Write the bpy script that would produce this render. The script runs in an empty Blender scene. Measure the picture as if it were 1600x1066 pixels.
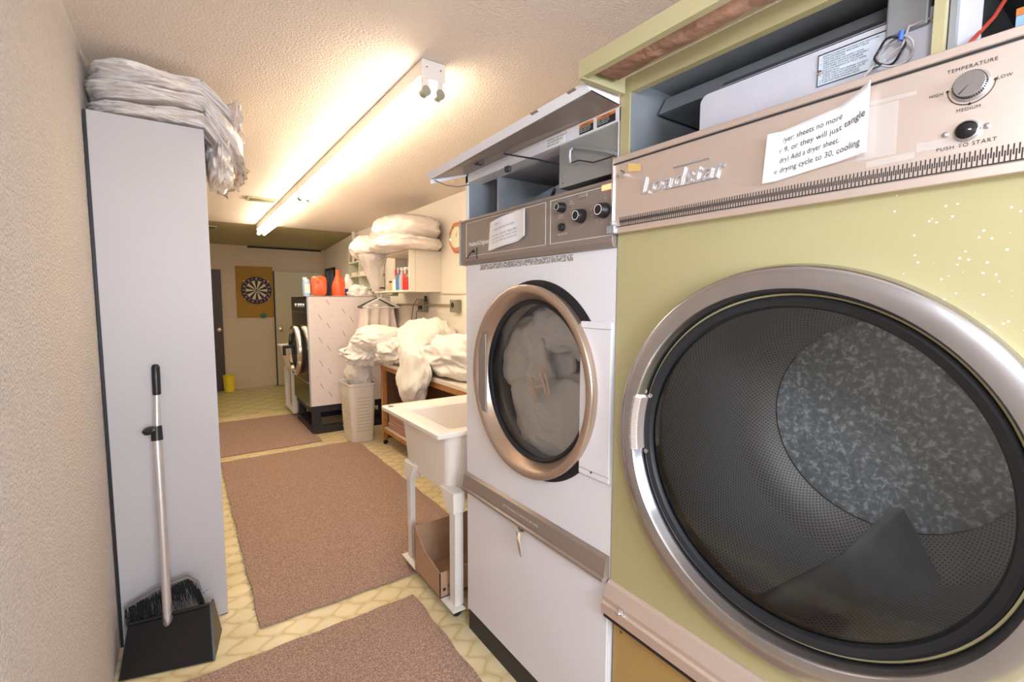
import bpy, math, random
from mathutils import Vector, Matrix, noise
R = random.Random(7)
PI = math.pi
C = bpy.context.scene.collection

# ------------------------------------------------------------------ camera, world, lights, exposure
cam_d = bpy.data.cameras.new('camera'); cam = bpy.data.objects.new('camera', cam_d); C.objects.link(cam)
F_PX, YAW, PITCH, ROLL, EYE = 730.0, .6151, .0853, .0032, 1.45
cam_d.sensor_width = 36; cam_d.lens = F_PX/1600*36; cam_d.clip_start = .02; cam_d.clip_end = 60
fw = Vector((math.sin(YAW)*math.cos(PITCH), math.cos(YAW)*math.cos(PITCH), -math.sin(PITCH)))
rt = Vector((math.cos(YAW), -math.sin(YAW), 0)); up = rt.cross(fw)
rt, up = rt*math.cos(ROLL)+up*math.sin(ROLL), -rt*math.sin(ROLL)+up*math.cos(ROLL)
m = Matrix((rt, up, -fw)).transposed().to_4x4(); m.translation = (0, 0, EYE); cam.matrix_world = m
bpy.context.scene.camera = cam
vs = bpy.context.scene.view_settings
vs.view_transform = 'Standard'; vs.look = 'None'; vs.gamma = 1; vs.use_curve_mapping = False
vs.exposure = 0.55
TUBE_STRENGTH = 18.5
w = bpy.data.worlds.new('world'); bpy.context.scene.world = w; w.use_nodes = True
w.node_tree.nodes['Background'].inputs[0].default_value = (.75, .85, 1, 1)
w.node_tree.nodes['Background'].inputs[1].default_value = .6

def area(name, loc, target, sx, sy, power, col, spread=180):
    l = bpy.data.lights.new(name, 'AREA'); l.shape = 'RECTANGLE'; l.size = sx; l.size_y = sy
    l.energy = power; l.color = col; l.spread = math.radians(spread)
    o = bpy.data.objects.new(name, l); C.objects.link(o); o.location = loc
    o.rotation_euler = (Vector(target)-Vector(loc)).to_track_quat('-Z', 'Y').to_euler(); return o
area('added_flash', (-.10, -.22, 1.88), (1.25, 1.3, .95),   .22, .22, 6.0, (.86, .91, 1.0))  # added light above the camera, brightens the drums and near surfaces
area('added_rear_daylight', (.3, -1.47, 1.62), (.5, 3, 1.3), .95, .85, 46, (.80, .87, 1.0))  # added cool fill from behind the camera, set at the unseen window

# ------------------------------------------------------------------ materials
def mat(name, col, rough=.5, metal=0, var=0, vscale=5, bump=0, bscale=80, coat=0, emit=None, est=0, alpha=1, trans=0, bdetail=3, aniso=0, spec=.5, bdist=.01):
    m = bpy.data.materials.new(name); m.use_nodes = True; nt = m.node_tree; b = nt.nodes['Principled BSDF']
    b.inputs['Base Color'].default_value = (*col, 1); b.inputs['Roughness'].default_value = rough
    b.inputs['Metallic'].default_value = metal; b.inputs['Coat Weight'].default_value = coat
    b.inputs['Alpha'].default_value = alpha; b.inputs['Transmission Weight'].default_value = trans
    b.inputs['Specular IOR Level'].default_value = spec
    if emit: b.inputs['Emission Color'].default_value = (*emit, 1); b.inputs['Emission Strength'].default_value = est
    tc = nt.nodes.new('ShaderNodeTexCoord')
    if var:
        n = nt.nodes.new('ShaderNodeTexNoise'); n.inputs['Scale'].default_value = vscale; n.inputs['Detail'].default_value = 4
        nt.links.new(tc.outputs['Object'], n.inputs['Vector'])
        r = nt.nodes.new('ShaderNodeValToRGB'); r.color_ramp.elements[0].position = .3; r.color_ramp.elements[1].position = .7
        r.color_ramp.elements[0].color = (*[max(0, c*(1-var)) for c in col], 1); r.color_ramp.elements[1].color = (*[min(1, c*(1+var)) for c in col], 1)
        nt.links.new(n.outputs['Fac'], r.inputs[0]); nt.links.new(r.outputs[0], b.inputs['Base Color'])
    if bump:
        n = nt.nodes.new('ShaderNodeTexNoise'); n.inputs['Scale'].default_value = bscale; n.inputs['Detail'].default_value = bdetail
        nt.links.new(tc.outputs['Object'], n.inputs['Vector'])
        bp = nt.nodes.new('ShaderNodeBump'); bp.inputs['Strength'].default_value = bump; bp.inputs['Distance'].default_value = bdist
        nt.links.new(n.outputs['Fac'], bp.inputs['Height']); nt.links.new(bp.outputs[0], b.inputs['Normal'])
    return m

def nodes(m): return m.node_tree.nodes, m.node_tree.links, m.node_tree.nodes['Principled BSDF']

M = {}
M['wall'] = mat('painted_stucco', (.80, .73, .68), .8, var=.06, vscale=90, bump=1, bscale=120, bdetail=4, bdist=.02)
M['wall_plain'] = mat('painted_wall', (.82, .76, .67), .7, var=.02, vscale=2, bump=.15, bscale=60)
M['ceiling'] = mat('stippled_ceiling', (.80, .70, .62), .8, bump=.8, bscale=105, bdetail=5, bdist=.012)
M['wall_far'] = mat('dull_ochre_wall', (.58, .47, .33), .7, var=.03, vscale=2, bump=.1)  # ochre tone, darker than the side walls
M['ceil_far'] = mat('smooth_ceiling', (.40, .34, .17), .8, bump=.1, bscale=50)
M['shaded_yellow'] = mat('shaded_yellow_enamel', (.46, .30, .105), .4, var=.03)  # yellow enamel with the warm shade of the lower front painted in
M['pale_sheet'] = mat('pale_grey_paint', (.60, .60, .66), .5, var=.06, vscale=12)
M['white_enamel'] = mat('white_enamel', (.80, .79, .83), .32, var=.012, vscale=4)
M['yellow_enamel'] = mat('harvest_yellow_enamel', (.46, .41, .215), .33, var=.03, vscale=3, spec=.4)
M['bronze'] = mat('bronze_panel', (.30, .25, .22), .42, metal=.35, var=.04, vscale=8)
M['bronze_ring'] = mat('bronze_door_ring', (.52, .40, .31), .30, metal=.8, var=.05, vscale=6)
M['bronze_trim'] = mat('bronze_trim', (.30, .235, .20), .45, metal=.3)
M['alu_pink'] = mat('brushed_aluminium', (.80, .68, .61), .38, metal=.75)
M['steel'] = mat('stainless_steel', (.56, .56, .59), .22, metal=1, var=.06, vscale=9)
M['steel_dark'] = mat('dull_grey_steel', (.36, .38, .40), .45, metal=.5, var=.12, vscale=8)
M['galv'] = mat('galvanised_sheet', (.42, .45, .48), .4, metal=.6, var=.12, vscale=14)
M['grey_box'] = mat('grey_control_box', (.36, .37, .36), .4, metal=.4, var=.04)
M['duct_dark'] = mat('dark_dull_metal', (.09, .09, .10), .6, metal=.3, var=.3, vscale=9)  # dark metal with random mottling
M['black'] = mat('black_plastic', (.012, .012, .014), .35)
M['rubber'] = mat('black_rubber', (.012, .013, .016), .5)
M['black_gloss'] = mat('black_gloss', (.01, .01, .012), .12)
M['black_base'] = mat('black_base_paint', (.018, .017, .024), .5)
M['chrome'] = mat('chrome', (.82, .82, .84), .08, metal=1)
M['lettering'] = mat('satin_chrome', (.72, .74, .80), .25, metal=.7)
M['chrome_far'] = mat('polished_door_steel', (.75, .73, .68), .12, metal=1)
M['whiteprint'] = mat('white_print', (.85, .83, .80), .6)
M['blackprint'] = mat('black_print', (.02, .02, .02), .6)
M['greyprint'] = mat('grey_print', (.30, .30, .31), .6)
M['orangeprint'] = mat('orange_print', (.75, .22, .05), .5)
M['paper'] = mat('paper', (.86, .85, .86), .7, bump=.08, bscale=20)
M['plate'] = mat('instruction_plate', (.66, .75, .84), .5, var=.08, vscale=20)
M['amber'] = mat('amber_lamp', (.9, .35, .15), .4, emit=(1, .42, .2), est=.9)
M['lamp_off'] = mat('unlit_lamp', (.30, .26, .22), .4)
M['sink'] = mat('white_polymer', (.86, .80, .73), .4, var=.015)
M['leg_white'] = mat('white_painted_steel', (.82, .78, .72), .45, var=.03, vscale=12)
M['cardboard'] = mat('cardboard', (.46, .28, .17), .8, var=.06, vscale=30)
M['wood'] = mat('orange_wood', (.48, .22, .07), .5, var=.15, vscale=18)
M['wood_dark'] = mat('brown_panel', (.17, .085, .05), .6, var=.1, vscale=10)
M['laminate'] = mat('cream_laminate', (.82, .74, .64), .4)
M['sheet'] = mat('white_cotton', (.89, .85, .79), .85, bump=.08, bscale=60)
M['sheet_pink'] = mat('pinkish_cotton', (.84, .73, .67), .85, bump=.08, bscale=60)
M['towel_pink'] = mat('dusty_pink_towel', (.52, .30, .25), .9, bump=.3, bscale=120)
M['towel_blue'] = mat('dark_blue_bundle', (.05, .055, .08), .9)
M['plastic_bag'] = mat('plastic_wrapped_pillow', (.84, .76, .71), .25, coat=.5, bump=.35, bscale=14, bdist=.02)
M['bag_film'] = mat('clear_plastic_film', (.86, .80, .78), .2, alpha=.55, bump=.5, bscale=22, bdist=.02, coat=.6)
M['melamine'] = mat('grey_white_melamine', (.54, .52, .535), .45, var=.012, vscale=3)
M['gap_black'] = mat('black_gap_shade', (.015, .015, .02), .5)
M['housing'] = mat('fixture_enamel', (.80, .75, .70), .4)
M['tube'] = mat('lit_tube', (1, .9, .7), .4, emit=(1.0, .85, .64), est=TUBE_STRENGTH)
M['tube_end'] = mat('tube_cap', (.45, .47, .38), .35, metal=.6)
M['dark_door'] = mat('dark_brown_door', (.05, .030, .028), .5)
M['cream_door'] = mat('cream_door', (.52, .47, .32), .5)
M['brass'] = mat('brushed_knob', (.6, .55, .42), .25, metal=1)
M['cork'] = mat('cork_board', (.36, .20, .035), .9, var=.1, vscale=60)
M['dart_black'] = mat('dartboard_black', (.02, .02, .035), .7)
M['dart_cream'] = mat('dartboard_cream', (.62, .56, .36), .8)
M['dart_green'] = mat('dart_green', (.03, .15, .09), .6)
M['pail_yellow'] = mat('yellow_plastic', (.80, .62, .03), .45)
M['orange_plastic'] = mat('orange_plastic', (.85, .13, .035), .35)
M['blue_plastic'] = mat('blue_plastic', (.05, .09, .32), .4)
M['lightblue'] = mat('pale_blue_plastic', (.35, .55, .75), .35)
M['white_plastic'] = mat('white_plastic', (.85, .83, .78), .35)
M['bottle_blue'] = mat('blue_liquid', (.08, .25, .62), .25)
M['bottle_clear'] = mat('clear_plastic', (.72, .74, .74), .2, alpha=.6)
M['pink'] = mat('hot_pink_plastic', (.85, .10, .25), .4)
M['red'] = mat('red_plastic', (.70, .03, .03), .35)
M['green'] = mat('green_plastic', (.12, .35, .15), .4)
M['tan_jar'] = mat('tan_jar', (.62, .42, .2), .5)
M['shelf'] = mat('white_shelf', (.82, .75, .66), .5)
M['rack'] = mat('pale_rack', (.60, .60, .48), .5)
M['conduit'] = mat('painted_conduit', (.42, .38, .26), .5, metal=.3)
M['elecbox'] = mat('grey_metal_box', (.30, .29, .23), .45, metal=.5)
M['cable'] = mat('grey_cable', (.10, .10, .09), .5)
M['hanger'] = mat('hanger_wire', (.72, .72, .70), .35, metal=.2)
M['hanger_dark'] = mat('hanger_dark', (.05, .07, .06), .4)
M['clock_wood'] = mat('orange_clock_wood', (.62, .20, .06), .4, var=.1, vscale=20)
M['clock_face'] = mat('clock_face', (.85, .78, .55), .5)
M['washer_dark'] = mat('dark_stainless', (.05, .042, .035), .2, metal=.7)
M['washer_side'] = mat('film_covered_side', (.80, .72, .70), .35, var=.02, vscale=3)
M['basket'] = mat('white_basket_plastic', (.84, .79, .73), .45)
M['alu_tube'] = mat('satin_aluminium_tube', (.72, .70, .70), .35, metal=.7)
M['bristle'] = mat('grey_black_bristle', (.018, .018, .02), .9, spec=.15)
M['bristle_grey'] = mat('grey_plastic', (.16, .15, .15), .5)
M['fringe'] = mat('frayed_jute', (.33, .27, .18), .9)
M['insul'] = mat('brown_insulation', (.36, .20, .13), .9, var=.35, vscale=9, bump=.8, bscale=16, bdist=.02)
M['tape'] = mat('masking_tape', (.75, .50, .18), .6)
M['cleartape'] = mat('clear_tape', (.80, .80, .78), .25, alpha=.30)
M['wire_red'] = mat('red_wire', (.42, .05, .03), .4)
M['wire_blue'] = mat('blue_connector', (.05, .15, .6), .4)
M['wire_black'] = mat('black_wire', (.015, .015, .02), .4)
M['wire_grey'] = mat('grey_wire', (.42, .38, .36), .4)
M['vent'] = mat('vent_metal', (.22, .21, .12), .5, metal=.4)
M['vent_frame'] = mat('vent_frame', (.40, .36, .24), .5)
M['slot'] = mat('dark_slot', (.03, .025, .025), .8)
M['pane'] = mat('daylit_pane', (.6, .7, .8), .2, emit=(.8, .9, 1), est=.9)
M['trim'] = mat('painted_trim', (.66, .58, .44), .5)
M['yellow_lip'] = mat('yellow_lid_paint', (.50, .45, .25), .4)
M['pink_lamp'] = mat('lint', (.4, .4, .42), .9)

def glass(name, tint, gloss):
    m = bpy.data.materials.new(name); m.use_nodes = True; nt = m.node_tree
    for n in list(nt.nodes):
        if n.type != 'OUTPUT_MATERIAL': nt.nodes.remove(n)
    out = [n for n in nt.nodes][0]
    t = nt.nodes.new('ShaderNodeBsdfTransparent'); t.inputs[0].default_value = (*tint, 1)
    g = nt.nodes.new('ShaderNodeBsdfGlossy'); g.inputs['Roughness'].default_value = gloss; g.inputs[0].default_value = (1, 1, 1, 1)
    f = nt.nodes.new('ShaderNodeFresnel'); f.inputs[0].default_value = 1.5
    mx = nt.nodes.new('ShaderNodeMixShader')
    nt.links.new(f.outputs[0], mx.inputs[0]); nt.links.new(t.outputs[0], mx.inputs[1]); nt.links.new(g.outputs[0], mx.inputs[2])
    nt.links.new(mx.outputs[0], out.inputs[0]); return m
M['glass'] = glass('door_glass', (.97, .98, 1.0), .03)
M['glass_dark'] = glass('big_door_glass', (.93, .94, .95), .05)

def ramp(nt, stops):
    r = nt.nodes.new('ShaderNodeValToRGB'); e = r.color_ramp.elements
    e[0].position, e[0].color = stops[0][0], (*stops[0][1], 1); e[1].position, e[1].color = stops[-1][0], (*stops[-1][1], 1)
    for p, c in stops[1:-1]:
        n = e.new(p); n.color = (*c, 1)
    return r
def mth(nt, op, a, b=None):
    n = nt.nodes.new('ShaderNodeMath'); n.operation = op
    for i, v in enumerate((a, b)):
        if v is None: continue
        if isinstance(v, (int, float)): n.inputs[i].default_value = v
        else: nt.links.new(v, n.inputs[i])
    return n.outputs[0]

# vinyl floor with ogee pattern
def floor_mat():
    m = mat('cream_patterned_vinyl', (.72, .6, .3), .35); nt = m.node_tree; b = nt.nodes['Principled BSDF']
    tc = nt.nodes.new('ShaderNodeTexCoord'); sp = nt.nodes.new('ShaderNodeSeparateXYZ'); nt.links.new(tc.outputs['Object'], sp.inputs[0])
    nz = nt.nodes.new('ShaderNodeTexNoise'); nz.inputs['Scale'].default_value = 9; nt.links.new(tc.outputs['Object'], nz.inputs['Vector'])
    x = mth(nt, 'MULTIPLY', sp.outputs[0], 2*PI/.20); y = mth(nt, 'MULTIPLY', sp.outputs[1], 2*PI/.115)
    x = mth(nt, 'ADD', x, mth(nt, 'MULTIPLY', nz.outputs['Fac'], 3.0))
    s = mth(nt, 'ADD', mth(nt, 'COSINE', x), mth(nt, 'MULTIPLY', mth(nt, 'COSINE', y), .8))
    a = mth(nt, 'ABSOLUTE', s)
    line = ramp(nt, [(0.0, (.60, .47, .23)), (.22, (.72, .60, .34)), (.8, (.80, .70, .45))]); nt.links.new(a, line.inputs[0])
    n2 = nt.nodes.new('ShaderNodeTexNoise'); n2.inputs['Scale'].default_value = 3.5; n2.inputs['Detail'].default_value = 5; nt.links.new(tc.outputs['Object'], n2.inputs['Vector'])
    r2 = ramp(nt, [(.3, (.82, .80, .74)), (.7, (1, 1, 1))]); nt.links.new(n2.outputs['Fac'], r2.inputs[0])
    mx = nt.nodes.new('ShaderNodeMix'); mx.data_type = 'RGBA'; mx.blend_type = 'MULTIPLY'; mx.inputs[0].default_value = 1
    nt.links.new(line.outputs[0], mx.inputs[6]); nt.links.new(r2.outputs[0], mx.inputs[7]); nt.links.new(mx.outputs[2], b.inputs['Base Color'])
    bp = nt.nodes.new('ShaderNodeBump'); bp.inputs['Strength'].default_value = .3; bp.inputs['Distance'].default_value = .003
    nt.links.new(a, bp.inputs['Height']); nt.links.new(bp.outputs[0], b.inputs['Normal']); return m
M['floor'] = floor_mat()

def tile_mat():
    m = mat('olive_checked_vinyl', (.45, .4, .15), .4); nt = m.node_tree; b = nt.nodes['Principled BSDF']
    tc = nt.nodes.new('ShaderNodeTexCoord'); ch = nt.nodes.new('ShaderNodeTexChecker'); ch.inputs['Scale'].default_value = 6.5
    ch.inputs[1].default_value = (.50, .43, .19, 1); ch.inputs[2].default_value = (.58, .51, .25, 1)
    nt.links.new(tc.outputs['Object'], ch.inputs[0]); nt.links.new(ch.outputs[0], b.inputs['Base Color']); return m
M['tile'] = tile_mat()

def rug_mat():
    m = mat('brown_needle_carpet', (.33, .19, .14), .95); nt = m.node_tree; b = nt.nodes['Principled BSDF']; b.inputs['Specular IOR Level'].default_value = .1
    tc = nt.nodes.new('ShaderNodeTexCoord')
    v = nt.nodes.new('ShaderNodeTexNoise'); v.inputs['Scale'].default_value = 170; v.inputs['Detail'].default_value = 5; nt.links.new(tc.outputs['Object'], v.inputs['Vector'])
    r = ramp(nt, [(.34, (.235, .15, .12)), (.5, (.35, .235, .185)), (.66, (.50, .355, .285))]); nt.links.new(v.outputs['Fac'], r.inputs[0]); nt.links.new(r.outputs[0], b.inputs['Base Color'])
    bp = nt.nodes.new('ShaderNodeBump'); bp.inputs['Strength'].default_value = .5; bp.inputs['Distance'].default_value = .006
    nt.links.new(v.outputs['Fac'], bp.inputs['Height']); nt.links.new(bp.outputs[0], b.inputs['Normal']); return m
M['rug'] = rug_mat()

def perf_mat():
    m = mat('perforated_drum_steel', (.16, .16, .165), .42, metal=.55); nt = m.node_tree; b = nt.nodes['Principled BSDF']
    uv = nt.nodes.new('ShaderNodeUVMap'); sp = nt.nodes.new('ShaderNodeSeparateXYZ'); nt.links.new(uv.outputs[0], sp.inputs[0])
    k = 2*PI/.0135
    s = mth(nt, 'MULTIPLY', mth(nt, 'COSINE', mth(nt, 'MULTIPLY', sp.outputs[0], k)), mth(nt, 'COSINE', mth(nt, 'MULTIPLY', sp.outputs[1], k)))
    r = ramp(nt, [(.35, (.46, .45, .44)), (.6, (.12, .12, .12))]); nt.links.new(s, r.inputs[0]); nt.links.new(r.outputs[0], b.inputs['Base Color']); return m
M['perf'] = perf_mat()
M['perf_plain'] = mat('dull_drum_steel', (.13, .13, .13), .45, metal=.4, var=.05)

def mottle_mat():
    m = mat('galvanised_drum_back', (.45, .5, .55), .5, metal=.3); nt = m.node_tree; b = nt.nodes['Principled BSDF']
    tc = nt.nodes.new('ShaderNodeTexCoord'); v = nt.nodes.new('ShaderNodeTexNoise'); v.inputs['Scale'].default_value = 75; v.inputs['Detail'].default_value = 8; v.inputs['Distortion'].default_value = .5
    nt.links.new(tc.outputs['Object'], v.inputs['Vector'])
    r = ramp(nt, [(.40, (.30, .345, .37)), (.54, (.42, .475, .50)), (.66, (.80, .88, .92))]); nt.links.new(v.outputs['Fac'], r.inputs[0]); nt.links.new(r.outputs[0], b.inputs['Base Color']); return m
M['mottle'] = mottle_mat()

def speck_mat():
    # yellow enamel with dried white splashes
    m = M['yellow_enamel']; nt = m.node_tree; b = nt.nodes['Principled BSDF']
    tc = nt.nodes.new('ShaderNodeTexCoord'); v = nt.nodes.new('ShaderNodeTexVoronoi'); v.inputs['Scale'].default_value = 95; nt.links.new(tc.outputs['Object'], v.inputs['Vector'])
    sp = nt.nodes.new('ShaderNodeSeparateXYZ'); nt.links.new(tc.outputs['Object'], sp.inputs[0])
    n = nt.nodes.new('ShaderNodeTexNoise'); n.inputs['Scale'].default_value = 28; nt.links.new(tc.outputs['Object'], n.inputs['Vector'])
    dots = mth(nt, 'LESS_THAN', v.outputs['Distance'], .17)
    msk = mth(nt, 'MULTIPLY', mth(nt, 'LESS_THAN', sp.outputs[1], -.15), mth(nt, 'GREATER_THAN', sp.outputs[2], 1.40))
    msk = mth(nt, 'MULTIPLY', msk, mth(nt, 'GREATER_THAN', n.outputs['Fac'], .5))
    f = mth(nt, 'MULTIPLY', mth(nt, 'MULTIPLY', dots, msk), .75)
    old = b.inputs['Base Color'].links[0].from_socket
    mx = nt.nodes.new('ShaderNodeMix'); mx.data_type = 'RGBA'; nt.links.new(f, mx.inputs[0]); nt.links.new(old, mx.inputs[6]); mx.inputs[7].default_value = (.85, .85, .8, 1)
    nt.links.new(mx.outputs[2], b.inputs['Base Color'])
speck_mat()

def residue_mat():
    m = mat('adhesive_residue', (.42, .39, .33), .9); nt = m.node_tree; b = nt.nodes['Principled BSDF']
    tc = nt.nodes.new('ShaderNodeTexCoord'); v = nt.nodes.new('ShaderNodeTexNoise'); v.inputs['Scale'].default_value = 160; v.inputs['Detail'].default_value = 3
    nt.links.new(tc.outputs['Object'], v.inputs['Vector']); r = ramp(nt, [(.42, (0, 0, 0)), (.6, (.9, .9, .9))]); nt.links.new(v.outputs['Fac'], r.inputs[0]); nt.links.new(r.outputs[0], b.inputs['Alpha']); return m
M['residue'] = residue_mat()

# ------------------------------------------------------------------ mesh builder
def base_of(o):
    p = Vector((0, 0, 0))
    while o: p += o.location; o = o.parent
    return p
class MB:
    def __init__(s): s.v = []; s.f = []; s.uv = {}
    def add(s, vs_, fs):
        n = len(s.v); s.v += [Vector(a) for a in vs_]; s.f += [tuple(i+n for i in f) for f in fs]; return s
    def box(s, x0, x1, y0, y1, z0, z1):
        return s.add([(x, y, z) for x in (x0, x1) for y in (y0, y1) for z in (z0, z1)],
                     [(0, 1, 3, 2), (4, 6, 7, 5), (0, 4, 5, 1), (2, 3, 7, 6), (0, 2, 6, 4), (1, 5, 7, 3)])
    def hexa(s, bot, top):
        return s.add(list(bot)+list(top), [(3, 2, 1, 0), (4, 5, 6, 7)]+[(i, (i+1) % 4, 4+(i+1) % 4, 4+i) for i in range(4)])
    def quad(s, *p): return s.add(p, [tuple(range(len(p)))])
    def prism(s, pts, vec):
        n = len(pts); v = Vector(vec)
        return s.add([Vector(p) for p in pts]+[Vector(p)+v for p in pts], [tuple(range(n))[::-1], tuple(range(n, 2*n))]+[(i, (i+1) % n, n+(i+1) % n, n+i) for i in range(n)])
    def lathe(s, org, ax, prof, n=48, a0=0, a1=2*PI, cap=True):
        # prof: list of (distance along axis, radius)
        org = Vector(org); ax = Vector(ax).normalized(); u = ax.orthogonal().normalized()
        if abs(ax.x) > .9: u = Vector((0, 1, 0))
        w_ = ax.cross(u); full = abs(a1-a0-2*PI) < 1e-6; k = n if full else n+1
        vv = []
        for (t, r) in prof:
            for i in range(k):
                a = a0+(a1-a0)*i/n; vv.append(org+ax*t+(u*math.cos(a)+w_*math.sin(a))*r)
        ff = []
        for j in range(len(prof)-1):
            for i in range(n if full else n):
                i2 = (i+1) % k if full else i+1
                ff.append((j*k+i, j*k+i2, (j+1)*k+i2, (j+1)*k+i))
        if cap and full:
            if prof[0][1] > 1e-6: ff.append(tuple(range(k))[::-1])
            if prof[-1][1] > 1e-6: ff.append(tuple((len(prof)-1)*k+i for i in range(k)))
        return s.add(vv, ff)
    def cyl(s, p0, p1, r, r2=None, n=20):
        p0, p1 = Vector(p0), Vector(p1); return s.lathe(p0, p1-p0, [(0, r), ((p1-p0).length, r if r2 is None else r2)], n)
    def tube(s, pts, r, n=8, closed=False):
        pts = [Vector(p) for p in pts]; N = len(pts); vv = []
        prev = None
        for i, p in enumerate(pts):
            d = (pts[(i+1) % N]-pts[i-1]) if closed else (pts[min(i+1, N-1)]-pts[max(i-1, 0)])
            d.normalize()
            u = (prev-d*prev.dot(d)) if prev else d.orthogonal()
            if u.length < 1e-5: u = d.orthogonal()
            u.normalize(); prev = u; w_ = d.cross(u); rr = r[i] if isinstance(r, (list, tuple)) else r
            vv += [p+(u*math.cos(2*PI*k/n)+w_*math.sin(2*PI*k/n))*rr for k in range(n)]
        ff = []
        for i in range(N if closed else N-1):
            j = (i+1) % N
            for k in range(n): ff.append((i*n+k, i*n+(k+1) % n, j*n+(k+1) % n, j*n+k))
        if not closed: ff += [tuple(range(n))[::-1], tuple((N-1)*n+k for k in range(n))]
        return s.add(vv, ff)
    def build(s, name, material, parent=None, smooth=False, bev=0, sharp=35, sub=0, solid=0):
        me = bpy.data.meshes.new(name); o = bpy.data.objects.new(name, me); C.objects.link(o)
        if parent: o.parent = parent; off = base_of(parent)
        else:
            lo = Vector([min(v[i] for v in s.v) for i in range(3)]); hi = Vector([max(v[i] for v in s.v) for i in range(3)])
            off = Vector(((lo.x+hi.x)/2, (lo.y+hi.y)/2, lo.z)); o.location = off
        me.from_pydata([v-off for v in s.v], [], s.f); me.update()
        me.materials.append(M[material] if isinstance(material, str) else material)
        import bmesh
        bm = bmesh.new(); bm.from_mesh(me); bmesh.ops.recalc_face_normals(bm, faces=bm.faces[:]); bm.to_mesh(me); bm.free()
        if smooth:
            me.polygons.foreach_set('use_smooth', [True]*len(me.polygons))
            if sharp: me.set_sharp_from_angle(angle=math.radians(sharp))
        if solid:
            b = o.modifiers.new('solid', 'SOLIDIFY'); b.thickness = solid; b.offset = 0
        if bev:
            b = o.modifiers.new('bevel', 'BEVEL'); b.width = bev; b.segments = 2; b.limit_method = 'ANGLE'; b.angle_limit = math.radians(40)
        if sub:
            b = o.modifiers.new('sub', 'SUBSURF'); b.levels = sub; b.render_levels = sub
        return o
def tag(o, label, cat, group=None):
    o['label'] = label; o['category'] = cat
    if group: o['group'] = group
    return o
def thing(name, loc, label, cat, group=None):
    o = bpy.data.objects.new(name, None); C.objects.link(o); o.location = loc; o.empty_display_size = .1
    return tag(o, label, cat, group)
def struct(o): o['kind'] = 'structure'; return o
def bx(name, material, parent, *a, **k): return MB().box(*a).build(name, material, parent, **k)
def copy_tree(o, parent=None):
    c = o.copy(); C.objects.link(c); c.parent = parent
    for ch in list(o.children): copy_tree(ch, c)
    return c

def text(mb, body, size, org, right, upv, align='LEFT', italic=0, extr=0.0, space=1, bold=0):
    cu = bpy.data.curves.new('t', 'FONT'); cu.body = body; cu.size = size; cu.align_x = align; cu.shear = italic
    cu.extrude = 0; cu.space_character = space; cu.resolution_u = 3; cu.offset = bold
    o = bpy.data.objects.new('t', cu); C.objects.link(o)
    dg = bpy.context.evaluated_depsgraph_get(); me = bpy.data.meshes.new_from_object(o.evaluated_get(dg))
    Rv, Uv = Vector(right), Vector(upv); O = Vector(org); Nn = Rv.cross(Uv)
    vv = [O+Rv*v.co.x+Uv*v.co.y for v in me.vertices]; ff = [tuple(p.vertices) for p in me.polygons]
    mb.add(vv, ff)
    if extr:
        mb.add([v+Nn*extr for v in vv], ff)
        n = len(vv); cnt = {}
        for f in ff:
            for a, b in zip(f, f[1:]+f[:1]): cnt.setdefault(frozenset((a, b)), []).append((a, b))
        base = vv+[v+Nn*extr for v in vv]
        mb.add(base, [(a, b, b+n, a+n) for k_, e in cnt.items() if len(e) == 1 for a, b in e])
    bpy.data.objects.remove(o); bpy.data.curves.remove(cu); bpy.data.meshes.remove(me)
    return mb
RN = (0, -1, 0); UP = (0, 0, 1)      # writing on the dryers' fronts runs towards -Y

def plate_hole(mb, X, y0, y1, z0, z1, cy, cz, r, n=96, depth=.04):
    angs = sorted(set([2*PI*i/n for i in range(n)]+[math.atan2(z-cz, y-cy) % (2*PI) for y in (y0, y1) for z in (z0, z1)]))
    k = len(angs); inner = []; outer = []
    for a in angs:
        c, s_ = math.cos(a), math.sin(a)
        t = min(((y1-cy)/c if c > 1e-9 else (y0-cy)/c if c < -1e-9 else 1e9), ((z1-cz)/s_ if s_ > 1e-9 else (z0-cz)/s_ if s_ < -1e-9 else 1e9))
        inner.append((X, cy+r*c, cz+r*s_)); outer.append((X, cy+t*c, cz+t*s_))
    back = [(X+depth, p[1], p[2]) for p in inner]
    mb.add(outer+inner+back, [(i, (i+1) % k, k+(i+1) % k, k+i) for i in range(k)]+[(k+i, k+(i+1) % k, 2*k+(i+1) % k, 2*k+i) for i in range(k)])
    return mb

def uv_cyl(name, material, parent, org, prof, n=96):
    # drum wall along +X through (x, radius) stations, uv in metres
    vv = []; ff = []; uvs = []; L = 0; r0 = prof[0][1]; rings = len(prof)-1
    for j, (x, r) in enumerate(prof):
        if j: L += math.hypot(x-prof[j-1][0], r-prof[j-1][1])
        for i in range(n+1):
            a = 2*PI*i/n; vv.append(Vector((x, org[1]+r*math.cos(a), org[2]+r*math.sin(a)))); uvs.append((a*r0, L))
    for j in range(rings):
        for i in range(n): ff.append((j*(n+1)+i, j*(n+1)+i+1, (j+1)*(n+1)+i+1, (j+1)*(n+1)+i))
    off = base_of(parent); me = bpy.data.meshes.new(name); me.from_pydata([v-off for v in vv], [], ff)
    l = me.uv_layers.new(name='UVMap')
    for p in me.polygons:
        for li in p.loop_indices: l.data[li].uv = uvs[me.loops[li].vertex_index]
    me.polygons.foreach_set('use_smooth', [True]*len(me.polygons)); me.materials.append(M[material])
    o = bpy.data.objects.new(name, me); C.objects.link(o); o.parent = parent; return o

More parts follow.
